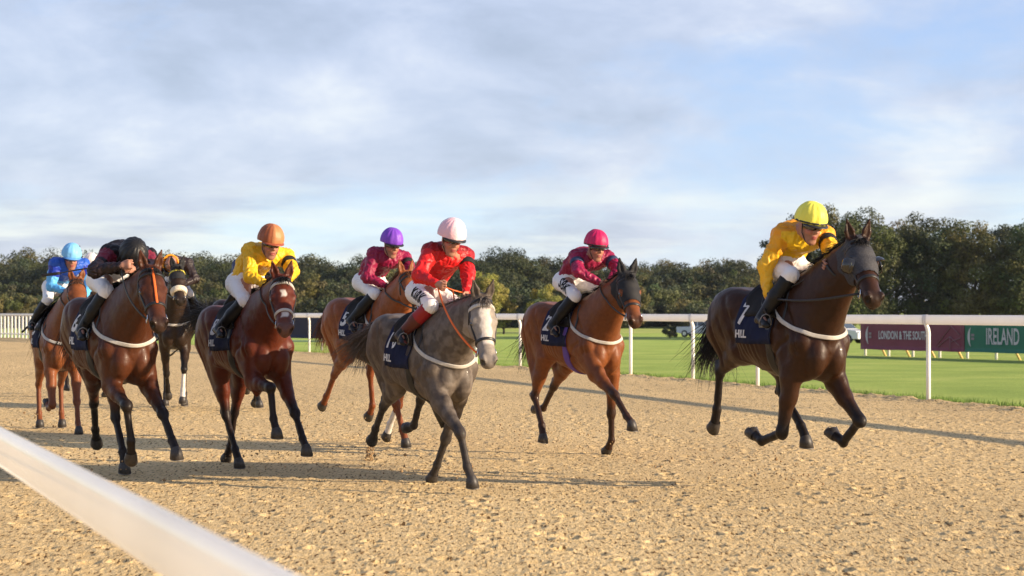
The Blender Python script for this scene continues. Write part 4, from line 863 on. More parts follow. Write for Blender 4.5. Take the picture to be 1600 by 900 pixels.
def grassmat():
    m=bpy.data.materials.new('turf'); m.use_nodes=True; t=m.node_tree; b=t.nodes['Principled BSDF']; b.inputs['Roughness'].default_value=.85; b.inputs['Specular IOR Level'].default_value=.2
    b.inputs['Sheen Weight'].default_value=.25; b.inputs['Sheen Tint'].default_value=(.6,.9,.2,1)
    g=t.nodes.new('ShaderNodeNewGeometry'); sp=t.nodes.new('ShaderNodeSeparateXYZ'); t.links.new(g.outputs['Position'],sp.inputs[0])
    def nz(s,d,sc=(1,1,1)):
        mp_=t.nodes.new('ShaderNodeMapping'); mp_.inputs['Scale'].default_value=sc; t.links.new(g.outputs['Position'],mp_.inputs[0]); n=t.nodes.new('ShaderNodeTexNoise'); n.inputs['Scale'].default_value=s; n.inputs['Detail'].default_value=d; t.links.new(mp_.outputs[0],n.inputs['Vector']); return n.outputs[0]
    def rmp(f,*st):
        r=t.nodes.new('ShaderNodeValToRGB'); t.links.new(f,r.inputs[0]); e=r.color_ramp.elements
        while len(e)<len(st): e.new(.5)
        for x,(p,c) in zip(e,st): x.position=p; x.color=(*c,1)
        return r.outputs[0]
    def mix(f,a,b_,mode='MIX'):
        x=t.nodes.new('ShaderNodeMix'); x.data_type='RGBA'; x.blend_type=mode
        for s,vv in ((x.inputs[0],f),(x.inputs[6],a),(x.inputs[7],b_)):
            if hasattr(vv,'links'): t.links.new(vv,s)
            else: s.default_value=vv
        return x.outputs[2]
    gr=rmp(nz(.8,7,(.5,.5,1)),(.32,(.115,.15,.030)),(.5,(.19,.22,.048)),(.66,(.28,.275,.080)))
    fine=rmp(nz(14,4,(1,.5,1)),(.3,(.72,.75,.7)),(.6,(1.1,1.1,1.05)))
    gr=mix(1.,gr,fine,'MULTIPLY')
    rg=rmp(nz(.10,6,(.6,.9,1)),(.35,(.10,.115,.030)),(.5,(.24,.20,.075)),(.62,(.36,.27,.12)),(.72,(.16,.16,.05)))
    md=t.nodes.new('ShaderNodeMath'); md.operation='ADD'; t.links.new(sp.outputs[1],md.inputs[0]); n=t.nodes.new('ShaderNodeMath'); n.operation='MULTIPLY'; n.inputs[1].default_value=30; t.links.new(nz(.03,3),n.inputs[0]); t.links.new(n.outputs[0],md.inputs[1])
    mr=t.nodes.new('ShaderNodeMapRange'); t.links.new(md.outputs[0],mr.inputs[0]); mr.inputs[1].default_value=258; mr.inputs[2].default_value=264
    t.links.new(mix(mr.outputs[0],gr,rg),b.inputs['Base Color'])
    bp=t.nodes.new('ShaderNodeBump'); bp.inputs['Strength'].default_value=.8; bp.inputs['Distance'].default_value=.04; t.links.new(nz(22,5),bp.inputs['Height']); t.links.new(bp.outputs[0],b.inputs['Normal'])
    return m
M_turf=grassmat()
Yg=np.concatenate([np.arange(-60,20,8.),np.arange(20,60,1.),np.arange(60,340,5.),[360,400,480,600,800,1100,1600,2400,3600,5500]])
off=np.concatenate([-np.array([4200,1800,800,400,220,120,60,30,15,6,1.5]),[-.35,-.05,.15,.5,1.2,2.5,5,9,14,20,28,40,60,90,140,220,400,800,1800,4200]])
XX=railx(np.clip(Yg,-60,260))[:,None]+off[None,:]; YY=np.broadcast_to(Yg[:,None],XX.shape); ZZ=np.where(off[None,:]<-.0,-.30,0.)+terrain(XX,YY); ZZ=np.where(off[None,:]<-.2,-.30,np.where(off[None,:]<0,-.12,ZZ))
go=gridmesh('grass_field',XX,YY,ZZ,M_turf); tag(go,kind='structure')
# verge of longer grass along the edge of the sand
def verge():
    rng=np.random.default_rng(4); V=[];F=[];n=15000; y=27+ (rng.random(n)**1.6)*75; x=railx(y)+.10+np.abs(rng.normal(size=n))*.30; h=.03+.06*rng.random(n); a=rng.random(n)*6.28; w=.006+.004*rng.random(n)
    ca,sa=np.cos(a)*w,np.sin(a)*w; lx=rng.normal(size=n)*.025; ly=rng.normal(size=n)*.025
    v=np.stack([np.stack([x-ca,y-sa,x*0-.02],1),np.stack([x+ca,y+sa,x*0-.02],1),np.stack([x+lx,y+ly,h],1)],1).reshape(-1,3); f=np.arange(3*n).reshape(-1,3)
    o=mk('verge_grass',v,f,mat('verge_grass',(.14,.23,.035),.8,noise=(1.2,.35)),smooth=False); tag(o,'fringe of longer green grass along the far edge of the sand','grass',kind='stuff')
verge()
# ------------------------------------------------------------------ running rails
M_near=mat('near_rail_plastic',(.84,.84,.83),.12,.5,noise=(1.3,.16),trans=.45,coat=.3)  # noise paints patchy reflections into the plastic as lighter and darker colour
M_rail=mat('white_plastic',(.88,.86,.85),.28,.5,noise=(3,.04),trans=.3); M_post=mat('white_post',(.86,.85,.80),.5,.4,noise=(6,.05))
RPROF=[(.5*math.cos(t)*(1 if True else 1),.78*math.sin(t)) for t in np.linspace(0,2*PI,18)[:-1]]
def running_rail(fx,y0,y1,step,top,name,label,posts,sidek,dy=.6,r=.088,postr=.036,rm=None):
    rm=rm or M_rail
    root=empty(name,(fx(y0),y0,0)); tag(root,label,'rail'); o=Vector((fx(y0),y0,0))
    ys=np.arange(y0,y1,dy); m=MB(); prof=[(.36*(abs(math.cos(t))**.8)*(1 if math.cos(t)>0 else -1),.88*(abs(math.sin(t))**.8)*(1 if math.sin(t)>0 else -1)) for t in np.linspace(0,2*PI,19)[:-1]]
    m.tube([Vector((fx(y),y,top-r*.88))-o for y in ys],r,prof=[(b,a) for a,b in prof],up=(0,0,1)); m.build('rail',rm,root)
    for i,y in enumerate(posts):
        t=Vector((fx(y+.05)-fx(y-.05),.1,0)).normalized(); nrl=Vector((t.y,-t.x,0))*sidek   # away from the track
        b=Vector((fx(y),y,0))+nrl*.05-o; c=Vector((fx(y),y,0))-o; m=MB()
        pts=[b+Vector((0,0,-.2)),b+Vector((0,0,.6)),b+nrl*.0+Vector((0,0,top-.42)),b+nrl*.0+Vector((0,0,top-.28)),b-nrl*.012+Vector((0,0,top-.22)),b-nrl*.03+Vector((0,0,top-.175)),b-nrl*.05+Vector((0,0,top-.14))]
        m.tube(pts,[postr]*4+[postr*.98,postr*.9,postr*.8],10); po=m.build('post',M_post,root)
        m=MB(); m.tube([c+t*-.06+Vector((0,0,top-r*.88)),c+t*.06+Vector((0,0,top-r*.88))],r*1.05,prof=[(b_,a_) for a_,b_ in prof],up=(0,0,1)); m.build('joint_sleeve',M_rail,po)
    return root
# equal arc-length posts
fx=lambda y: float(railx(y)); arc=[30.1]
ys=[];y=32.4
def steps(y,dirn,end,step=3.35):
    outl=[]
    while (y<end if dirn>0 else y>end):
        outl.append(y); dx=(fx(y+.1)-fx(y-.1))/.2; y+=dirn*step/math.sqrt(1+dx*dx)
    return outl
posts=sorted(set(steps(32.4,1,103)+steps(32.4,-1,20)))
running_rail(fx,19.5,104,3.35,1.37,'running_rail','long white plastic running rail along the far side of the sand track',posts,1)
nx=lambda y:-.725+.3625*(4.04-y)
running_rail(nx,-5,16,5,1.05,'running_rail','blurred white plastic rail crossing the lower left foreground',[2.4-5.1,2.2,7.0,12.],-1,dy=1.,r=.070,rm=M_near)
# white picket fence past the bend
def picket():
    root=empty('picket_fence',(float(railx(111.)),111.,0)); tag(root,'white fence of close upright pickets beyond the bend at far left','fence'); o=Vector((railx(111.),111.,0)); fx2=lambda y:float(railx(y))
    ys=list(np.arange(98,150,.55)); m=MB(); m.tube([Vector((fx2(y)+.02,y,1.26))-o for y in ys[::2]],.07,prof=[(-.9,-.5),(.9,-.5),(.9,.5),(-.9,.5)],up=(0,0,1)); m.build('top_rail',M_rail,root)
    m=MB(); m.tube([Vector((fx2(y)+.05,y,.25))-o for y in ys[::2]],.04,prof=[(-.9,-.5),(.9,-.5),(.9,.5),(-.9,.5)],up=(0,0,1)); m.build('bottom_rail',M_rail,root)
    for y in ys[:100]:
        m=MB(); c=Vector((fx2(y),y,0))-o; t=Vector((fx2(y+.05)-fx2(y-.05),.1,0)).normalized(); n_=Vector((t.y,-t.x,0)); v=[c+t*a*.12+n_*b*.02+Vector((0,0,z)) for z in(-.1,1.20) for a,b in((-1,-1),(1,-1),(1,1),(-1,1))]
        m.add(v,[(0,3,2,1),(4,5,6,7),(0,1,5,4),(1,2,6,5),(2,3,7,6),(3,0,4,7)]); m.build('picket',M_post,root,smooth=False)
picket()
# ------------------------------------------------------------------ banners on their own low rail
def flat_text(s,size,M,m,parent,bold=.003,name='lettering',width=None,**k):
    v,f=text_mesh(s,size,bold,0,**k)
    if width: v[:,0]*=width/(v[:,0].max()-v[:,0].min()); return mk(name,[M@Vector(p) for p in v],f,m,parent,smooth=False)
M_mar=mat('maroon_banner',(.19,.030,.055),.6,noise=(4,.08)); M_grn=mat('green_banner',(.016,.15,.085),.6,noise=(4,.08)); M_navyb=mat('navy_banner',(.012,.016,.045),.6,noise=(4,.1)); M_wl=mat('banner_white',(.55,.52,.53),.6); M_yel=mat('yellow_strut',(.72,.52,.16),.6); M_gold=mat('gold_lettering',(.32,.23,.08),.6); M_line=mat('pale_line',(.30,.16,.19),.6)
A0=Vector((11.33,66.6,0)); A1=Vector((17.4,54.9,0)); dv=(A1-A0).normalized(); nv=Vector((-dv.y,dv.x,0)); nv=nv if nv.y<0 else -nv   # facing the track
Rb=Matrix([[dv.x,0,nv.x,0],[dv.y,0,nv.y,0],[0,1,0,0],[0,0,0,1]])
def board(name,label,a,b,m,z0,z1,Rm,O):
    root=empty(name,O+Rm.to_3x3()@Vector((a,0,0))); tag(root,label,'banner'); root.rotation_euler=Rm.to_euler(); L_=b-a
    mb=MB(); n=24; v=[];f=[]
    for i in range(n+1):
        for j in range(7):
            w=.012*math.sin(i*1.1)*math.sin(j/6*PI); v.append((L_*i/n,z0+(z1-z0)*j/6+.006*math.sin(i*.8),w))
    for i in range(n):
        for j in range(6): k=i*7+j; f.append((k,k+7,k+8,k+1))
    no=len(v); v+=[(x,y,z-.03) for x,y,z in v]; f+=[tuple(no+k for k in reversed(t)) for t in f[:]]
    for i in range(n):
        for j in(0,6): a_=i*7+j; f.append((a_,a_+7,no+a_+7,no+a_))
    for j in range(6):
        for i in(0,n): a_=i*7+j; f.append((a_,a_+1,no+a_+1,no+a_))
    mk('panel',v,f,m,root); return root
T=lambda x,y,z=.02: Matrix.Translation((x,y,z))
def crescent(root,x,y,R):
    v=[];n=14
    for i in range(n+1):
        a=PI*.68+PI*.64*i/n; w=.30*math.sin(PI*i/n)+.04; v+= [(x+R*math.cos(a),y+R*1.05*math.sin(a),.02),(x+R*(1-w)*math.cos(a)+.0,y+R*1.05*(1-w*.4)*math.sin(a),.02)]
    mk('emblem',v,[(2*i,2*i+2,2*i+3,2*i+1) for i in range(n)],M_wl,root,smooth=False)
    for k,yy in enumerate((.055,-.055)): 
        mk('emblem',[(x-R*.50,y+yy-.038,.02),(x-.02,y+yy-.038,.02),(x-.02,y+yy+.038,.02),(x-R*.50,y+yy+.038,.02)],[(0,1,2,3)],mat('banner_faint',(.26,.20,.22),.6),root,smooth=False)
Lm=5.15
b1=board('banner','maroon banner reading LONDON & THE SOUTH hung on the low rail at right',0,Lm,M_mar,.20,1.11,Rb,A0)
crescent(b1,.62,.66,.33); flat_text('LONDON & THE SOUTH',.36,T(2.20,.66),M_wl,b1,.010,width=2.45)
m=MB()
for p in ([(3.95,.45),(4.55,.98),(4.95,.72)],[(3.9,.33),(4.5,.66),(4.95,.38)],[(4.5,.66),(4.5,.22)],[(4.55,.50),(5.0,.62)]): m.tube([Vector((x,y,.022)) for x,y in p],.012,4)
m.build('emblem',M_line,b1)
b2=board('banner','green banner reading IRELAND beside the maroon one at the right edge',Lm+.01,13.1,M_grn,.20,1.11,Rb,A0)
crescent(b2,.48,.66,.33); flat_text('IRELAND',.68,T(1.72,.66),M_wl,b2,.012,width=1.45)
lr=empty('low_rail',A0); tag(lr,'low rail on short white posts and yellow struts carrying the banners','rail'); m=MB(); m.tube([Vector((0,0,1.10))-nv*.08,(A1-A0)*1.05+Vector((0,0,1.10))-nv*.08],.035,8); m.build('rail',M_post,lr)
k=0; d_=0.0
while d_<13.2:
    p=dv*(.15+d_)-nv*.08; m=MB(); m.tube([p+Vector((0,0,-.1)),p+Vector((0,0,1.08))],.045,8); m.build('post',M_post,lr)
    if k%1==0 and k not in(4,): 
        q=dv*(.15+d_+.62)-nv*.12; m=MB(); m.tube([q+Vector((0,0,.8))-nv*.0-dv*.25,q+Vector((0,0,-.05))+dv*.30-nv*.1],.045,4); m.build('strut',M_yel,lr)
    d_+=1.22 if k<2 else 1.30; k+=1
B0=Vector((-8.6,76,0)); Bd=Vector((.93,-.36,0)).normalized(); Bn=Vector((-.36,-.93,0)).normalized(); Rw=Matrix([[Bd.x,0,Bn.x,0],[Bd.y,0,Bn.y,0],[0,1,0,0],[0,0,0,1]])
b3=board('banner','navy banner with gold script behind the rail between the bay and the chestnut',0,5.0,M_navyb,.44,1.30,Rw,B0); flat_text('William',.50,T(1.55,.90),M_gold,b3,.006,shear=.35); flat_text('HILL',.40,T(3.6,.88),M_wl,b3,.006)
for x in(.1,1.7,3.3,4.9):
    m=MB(); m.tube([(x,-.1,-.06),(x,1.25,-.06)],.03,6); m.build('post',M_post,b3)
m=MB(); m.tube([(0,.33,0),(5.,.33,0)],.035,6); m.build('rail',mat('pale_green_rail',(.45,.62,.40),.5),b3)
# ------------------------------------------------------------------ vehicles far off
M_vp=mat('white_paint',(.72,.73,.75),.3,.5,coat=.5); M_glass=mat('vehicle_glass',(.05,.07,.09),.08,.8); M_tyre=mat('tyre',(.015,.015,.015),.8); M_trim=mat('black_trim',(.02,.02,.02),.6)
def vehicle(name,label,cat,prof,loc,yaw,wins,bed=None,W=1.78,wheels=(.95,4.15),glassw=1):
    root=empty(name,loc); root.rotation_euler=(0,0,yaw); tag(root,label,cat)
    # lofted body: side profile narrowing at the roof
    n=len(prof); v=[];f=[]
    for s in(-1,1):
        for x,z in prof: w=W/2*(1-.10*max(0,(z-.95))/.8-.02*(z<.4)); v.append((x,s*w,z))
    for i in range(n): j=(i+1)%n; f.append((i,j,n+j,n+i))
    f+=[tuple(range(n-1,-1,-1)),tuple(range(n,2*n))]
    me=meshdata('body',v,f,False); bm=bmesh.new(); bm.from_mesh(me); bmesh.ops.recalc_face_normals(bm,faces=bm.faces); bmesh.ops.triangulate(bm,faces=[q for q in bm.faces if len(q.verts)>4]); bmesh.ops.bevel(bm,geom=[e for e in bm.edges if e.calc_face_angle(0)>.5],offset=.05,segments=2,profile=.6,affect='EDGES'); bm.to_mesh(me); bm.free()
    me.materials.append(M_vp); o=bpy.data.objects.new('body',me); COL.objects.link(o); o.parent=root
    for w in wins:
        m=MB()
        if w[0]=='side':
            for s in(-1,1):
                pts=w[1]; k=len(pts); q=[(x,s*(W/2*(1-.10*max(0,(z-.95))/.8)+.012),z) for x,z in pts]; q2=[(x,s*(W/2*(1-.10*max(0,(z-.95))/.8)-.02),z) for x,z in pts]; mm_=MB(); mm_.add(q+q2,[tuple(range(k))]+[(i,(i+1)%k,k+(i+1)%k,k+i) for i in range(k)]); mm_.build('window',M_glass,root,smooth=False)
        else:
            (x0,z0),(x1,z1)=w[1]; nn=Vector((z1-z0,0,-(x1-x0))).normalized()*.018; nn=nn if nn.x*w[2]>0 else -nn; a=W/2*(1-.10*max(0,(z0-.95))/.8)-.1; b=W/2*(1-.10*max(0,(z1-.95))/.8)-.1
            p=[Vector((x0,-a,z0)),Vector((x0,a,z0)),Vector((x1,b,z1)),Vector((x1,-b,z1))]; m.add([q+nn for q in p]+[q-nn for q in p],[(0,1,2,3),(4,7,6,5),(0,4,5,1),(1,5,6,2),(2,6,7,3),(3,7,4,0)]); m.build('windscreen' if w[2]>0 else 'rear_window',M_glass,root,smooth=False)
    for x in wheels:
        for s in(-1,1):
            m=MB(); m.tube([(x,s*(W/2-.20),.36),(x,s*(W/2+.01),.36)],.36,20,up=(0,0,1)); wh=m.build('wheel',M_tyre,root,smooth=False); m=MB(); m.tube([(x,s*(W/2+.0),.36),(x,s*(W/2+.02),.36)],.21,16,up=(0,0,1)); m.build('rim',M_steel,wh,smooth=False)
    xm=max(p[0] for p in prof)
    for s in(-1,1): m=MB(); m.box((xm-.05,s*.62-.18,.78),(xm+.02,s*.62+.18,.92)); m.build('headlight',mat('headlight_glass',(.6,.62,.65),.1),root,smooth=False)
    m=MB(); m.box((xm-.03,-.42,.55),(xm+.025,.42,.80)); m.build('grille',M_trim,root,smooth=False)
    return root
vehicle('pickup_truck','small white pickup truck parked on the grass far beyond the rail','pickup truck',[(0,.5),(0,1.05),(1.55,1.08),(1.62,1.42),(1.95,1.72),(3.05,1.74),(3.75,1.14),(4.85,1.02),(5.1,.85),(5.1,.42),(4.6,.35),(.4,.38)],(17.6,214.5,-1.22),-.55,
  [('side',[(1.78,1.16),(1.78,1.42),(2.0,1.62),(2.38,1.64),(2.38,1.16)]),('side',[(2.48,1.16),(2.48,1.64),(3.02,1.64),(3.42,1.20)]),('front',((3.70,1.18),(3.08,1.70)),1)])
vehicle('parked_car','pale car almost hidden behind the nearest dark brown racehorse','car',[(0,.5),(.05,1.0),(.35,1.55),(2.7,1.62),(3.35,1.10),(4.2,.98),(4.4,.75),(4.4,.35),(.2,.35)],(23.3,158,-1.0),-.7,
  [('side',[(.5,1.08),(.6,1.48),(1.5,1.53),(1.5,1.08)]),('side',[(1.6,1.08),(1.6,1.53),(2.6,1.54),(3.1,1.10)]),('front',((3.30,1.14),(2.74,1.58)),1)],wheels=(.8,3.5))
# ------------------------------------------------------------------ trees
def leafmat(name):
    m=bpy.data.materials.new(name); m.use_nodes=True; t=m.node_tree; b=t.nodes['Principled BSDF']; a=t.nodes.new('ShaderNodeAttribute'); a.attribute_name='col'; t.links.new(a.outputs['Color'],b.inputs['Base Color']); b.inputs['Roughness'].default_value=.65; b.inputs['Specular IOR Level'].default_value=.25
    tr=t.nodes.new('ShaderNodeBsdfTranslucent'); t.links.new(a.outputs['Color'],tr.inputs['Color']); mx=t.nodes.new('ShaderNodeMixShader'); mx.inputs[0].default_value=.22; o=t.nodes['Material Output']; t.links.new(b.outputs[0],mx.inputs[1]); t.links.new(tr.outputs[0],mx.inputs[2]); t.links.new(mx.outputs[0],o.inputs['Surface']); return m
M_leaf=leafmat('foliage'); M_bark=mat('bark',(.07,.05,.035),.9,noise=(6,.4),bump=(14,.6,.05))
def crown_arrays(rng,W,Hh,z0,ncl,nleaf,leaf,tint,low=.0):
    """leaf faces clustered on many clumps filling an uneven crown; returns verts, quads, colours"""
    C_=[];R_=[]
    for i in range(ncl):
        for _ in range(40):
            p=rng.normal(size=3); p/=np.linalg.norm(p); r=rng.uniform(.35,1.)**.6; p=p*r
            if p[2]>-.85+low*0: break
        R=rng.uniform(.20,.36)*(1.1-.25*r); C_.append((p[0]*W/2*(1-.16),p[1]*W/2*(1-.16),z0+Hh/2+p[2]*Hh/2*(1-.14))); R_.append(R*W*.5)
    C_=np.array(C_);R_=np.array(R_); pr=R_**2/np.sum(R_**2); k=rng.choice(ncl,nleaf,p=pr); d=rng.normal(size=(nleaf,3)); d/=np.linalg.norm(d,axis=1)[:,None]; rad=R_[k]*(rng.random(nleaf)**.22)*(1+.09*rng.normal(size=nleaf)); P=C_[k]+d*rad[:,None]*np.array([1,1,.78])
    n=d+rng.normal(size=(nleaf,3))*.55+np.array([0,0,.25]); n/=np.linalg.norm(n,axis=1)[:,None]; u=np.cross(n,rng.normal(size=(nleaf,3))); u/=np.linalg.norm(u,axis=1)[:,None]; w=np.cross(n,u); s=leaf*rng.uniform(.5,1.25,nleaf)[:,None]
    v=np.stack([P-u*s*.5,P+w*s*.32,P+u*s*.5,P-w*s*.32],1).reshape(-1,3); f=np.arange(4*nleaf).reshape(-1,4)
    ct=rng.uniform(.78,1.22,(ncl,1))*(1+rng.normal(size=(ncl,3))*np.array([.10,.05,.12])); col=np.clip(np.array(tint)[None]*ct[k]*rng.uniform(.75,1.25,(nleaf,1)),0,1); return v,f,np.repeat(col,4,0)
def tree_obj(seed,W,Hh,z0,tint,loc,label,group=None,leaf=.34,nleaf=6500,ncl=46,name='tree',cat='tree'):
    rng=np.random.default_rng(seed); root=empty(name,loc); tag(root,label,cat,group); v,f,c=crown_arrays(rng,W,Hh,z0,ncl,nleaf,leaf,tint); mk('crown',v,f,M_leaf,root,smooth=False,col=c)
    m=MB(); h=z0+Hh*.5; m.tube([(0,0,-.5),(.03*W,0,z0*.6),(0,.02*W,z0+Hh*.2),(.02*W,0,h)],[.05*W,.038*W,.028*W,.012*W],8)
    for i in range(7):
        a=rng.uniform(0,6.28); z=z0+Hh*rng.uniform(.02,.4); L_=W*rng.uniform(.2,.4); e=V3(math.cos(a)*L_,math.sin(a)*L_,z+L_*.6); m.tube([(0,0,z*.95),tuple(V3(0,0,z)*.5+e*.5+V3(0,0,-.1)),tuple(e)],[.016*W,.011*W,.004*W],6)
    m.build('trunk',M_bark,root); return root
DG=(.060,.074,.034); MG=(.088,.104,.040); YG=(.30,.275,.07); OG=(.130,.124,.044)
px=lambda u,Y:(u-800)*Y/3200
G='broad dark trees of the grove at the right'
grove=[(1219,208,352,4.0,DG,'small dark tree at the grove left end behind the yellow jockey'),
 (1262,196,332,5.4,DG,'dark tree behind the shoulders of the jockey in yellow'),
 (1305,202,318,6.4,OG,'tallest tree of the right grove above the hooded horse ears'),
 (1352,190,330,6.0,MG,'rounded green tree just right of the hooded horse head'),
 (1400,205,336,6.2,OG,'olive green tree above the maroon banner'),
 (1440,192,331,6.0,DG,'dark tree rising over the join of maroon and green banners'),
 (1478,200,338,5.6,MG,'mid green tree above the left end of the green banner'),
 (1522,190,344,6.0,OG,'broad olive tree above the word IRELAND'),
 (1572,198,347,5.4,DG,'dark tree near the right edge of the grove'),
 (1606,188,352,5.8,MG,'green tree cut by the right edge of the photo'),
 (1655,195,350,6.,DG,'dark tree just past the right edge of the grove')]
for i,(u,Y,vt,W_,tn,lab) in enumerate(grove):
    h=(487-vt+15)*Y/3200+1.42; gz=float(terrain(np.array(px(u,Y)),np.array(float(Y)))); z0=-.3 if i else 2.2; tree_obj(30+i,W_*1.35,h-gz-z0,z0,tn,(px(u,Y),Y,gz),lab,leaf=.24,nleaf=26000 if i else 6000,ncl=100 if i else 24)
for i,(u,Y,vt,W_,tn,lab) in enumerate([(756,235,416,4.6,YG,'yellow green tree behind the head of the grey horse'),(786,240,448,3.0,YG,'low yellow green bush tree right of the grey horse'),(850,238,440,4.2,YG,'sunlit olive bush tree left of the cerise jockey'),(905,246,432,4.4,OG,'olive tree behind the cerise jockey legs'),(985,242,436,4.2,OG,'olive tree behind the black hooded horse'),(40,240,452,4.,OG,'small olive tree at far left over the white pickets'),(565,246,440,3.6,OG,'olive bush tree behind the jockey with the purple cap')]):
    h=(487-vt)*Y/3200+1.42; gz=float(terrain(np.array(px(u,Y)),np.array(float(Y)))); tree_obj(60+i,W_*1.15,h-gz-.4,.4,tn,(px(u,Y),Y,gz),lab,leaf=.22,nleaf=9000,ncl=36)
tree_obj(81,2.0,1.5,.0,DG,(px(1046,205),205,-1.25),'low dark bush beside the white pickup truck',leaf=.22,nleaf=1500,ncl=16,name='bush',cat='bush')
def far_wood():
    rng=np.random.default_rng(8); prof=np.array([(-200,405),(0,402),(50,394),(120,392),(200,400),(300,398),(380,402),(470,392),(540,402),(640,402),(740,400),(790,388),(850,402),(900,400),(990,414),(1060,408),(1110,412),(1150,405),(1200,422),(1300,425),(1500,420),(1800,420)])
    V=[];F=[];Cc=[];n=0
    for row,(Y0,step,dv_) in enumerate(((300,24,0),(322,26,-8),(350,28,-12),(285,30,20),(278,26,46))):
        u=-190.+row*11
        while u<(1260 if row<3 else 1230):
            vt=np.interp(u,prof[:,0],prof[:,1])+dv_+rng.uniform(-5,5); Y=Y0+rng.uniform(-8,8); h=(487-vt)*Y/3200+1.42; W_=max(6.5,h*rng.uniform(.7,.95)); tn=np.array([DG,DG,MG,OG][rng.integers(0,4) if rng.random()<.6 else 0])*rng.uniform(.8,1.05)*(.9 if row<3 else 1.15)
            v,f,c=crown_arrays(rng,W_,h*1.0,-.4,46,6200,.34,tn); v[:,0]+=px(u,Y); v[:,1]+=Y; v[:,2]+=float(terrain(np.array(px(u,Y)),np.array(float(Y)))); V.append(v);F.append(f+n);Cc.append(c);n+=len(v); u+=step*rng.uniform(.7,1.25)
    o=mk('far_wood',np.concatenate(V),np.concatenate(F),M_leaf,smooth=False,col=np.concatenate(Cc)); tag(o,'long dark wood closing the view behind the racecourse','wood',kind='stuff')
far_wood()

def kicked():
    rng=np.random.default_rng(12); m=MB()
    for k in 'ABCDEFG':
        M=xf(POSE[k]); J=horse_fk(POSE[k])
        for n in('RH','LH','RF','LF'):
            p0=M@Vector(J[n][5]); 
            for i in range(14 if p0.z<.5 else 4):
                d=M.to_3x3()@Vector((-rng.uniform(.05,.9),rng.normal()*.15,0)); p=p0+d; p.z=max(.02,rng.uniform(0,.28)*(1-abs(d.length-.4))); s=rng.uniform(.004,.012)*(1 if rng.random()<.9 else 1.6)
                v=[p+Vector(q).normalized()*s*rng.uniform(.6,1.2) for q in((1,0,0),(-1,0,0),(0,1,0),(0,-1,0),(0,0,1),(0,0,-1))]; m.add(v,[(0,2,4),(2,1,4),(1,3,4),(3,0,4),(2,0,5),(1,2,5),(3,1,5),(0,3,5)])
    c=Vector(((577-800)*19.5/3200,19.5,0))
    for i in range(160):
        a=rng.uniform(0,6.28); h=rng.random()**1.3; r=rng.random()**.5*.05*(1-h*.5); p=c+Vector((r*math.cos(a)+.02*h,r*math.sin(a),h*.20)); s=rng.uniform(.005,.012)
        v=[p+Vector(q)*s*rng.uniform(.6,1.2) for q in((1,0,0),(-1,0,0),(0,1,0),(0,-1,0),(0,0,1),(0,0,-1))]; m.add(v,[(0,2,4),(2,1,4),(1,3,4),(3,0,4),(2,0,5),(1,2,5),(3,1,5),(0,3,5)])
    o=m.build('kicked_sand',mat('damp_sand',(.30,.19,.09),.95),smooth=False); tag(o,'bits of damp sand thrown up behind the galloping hooves','sand',kind='stuff')
kicked()

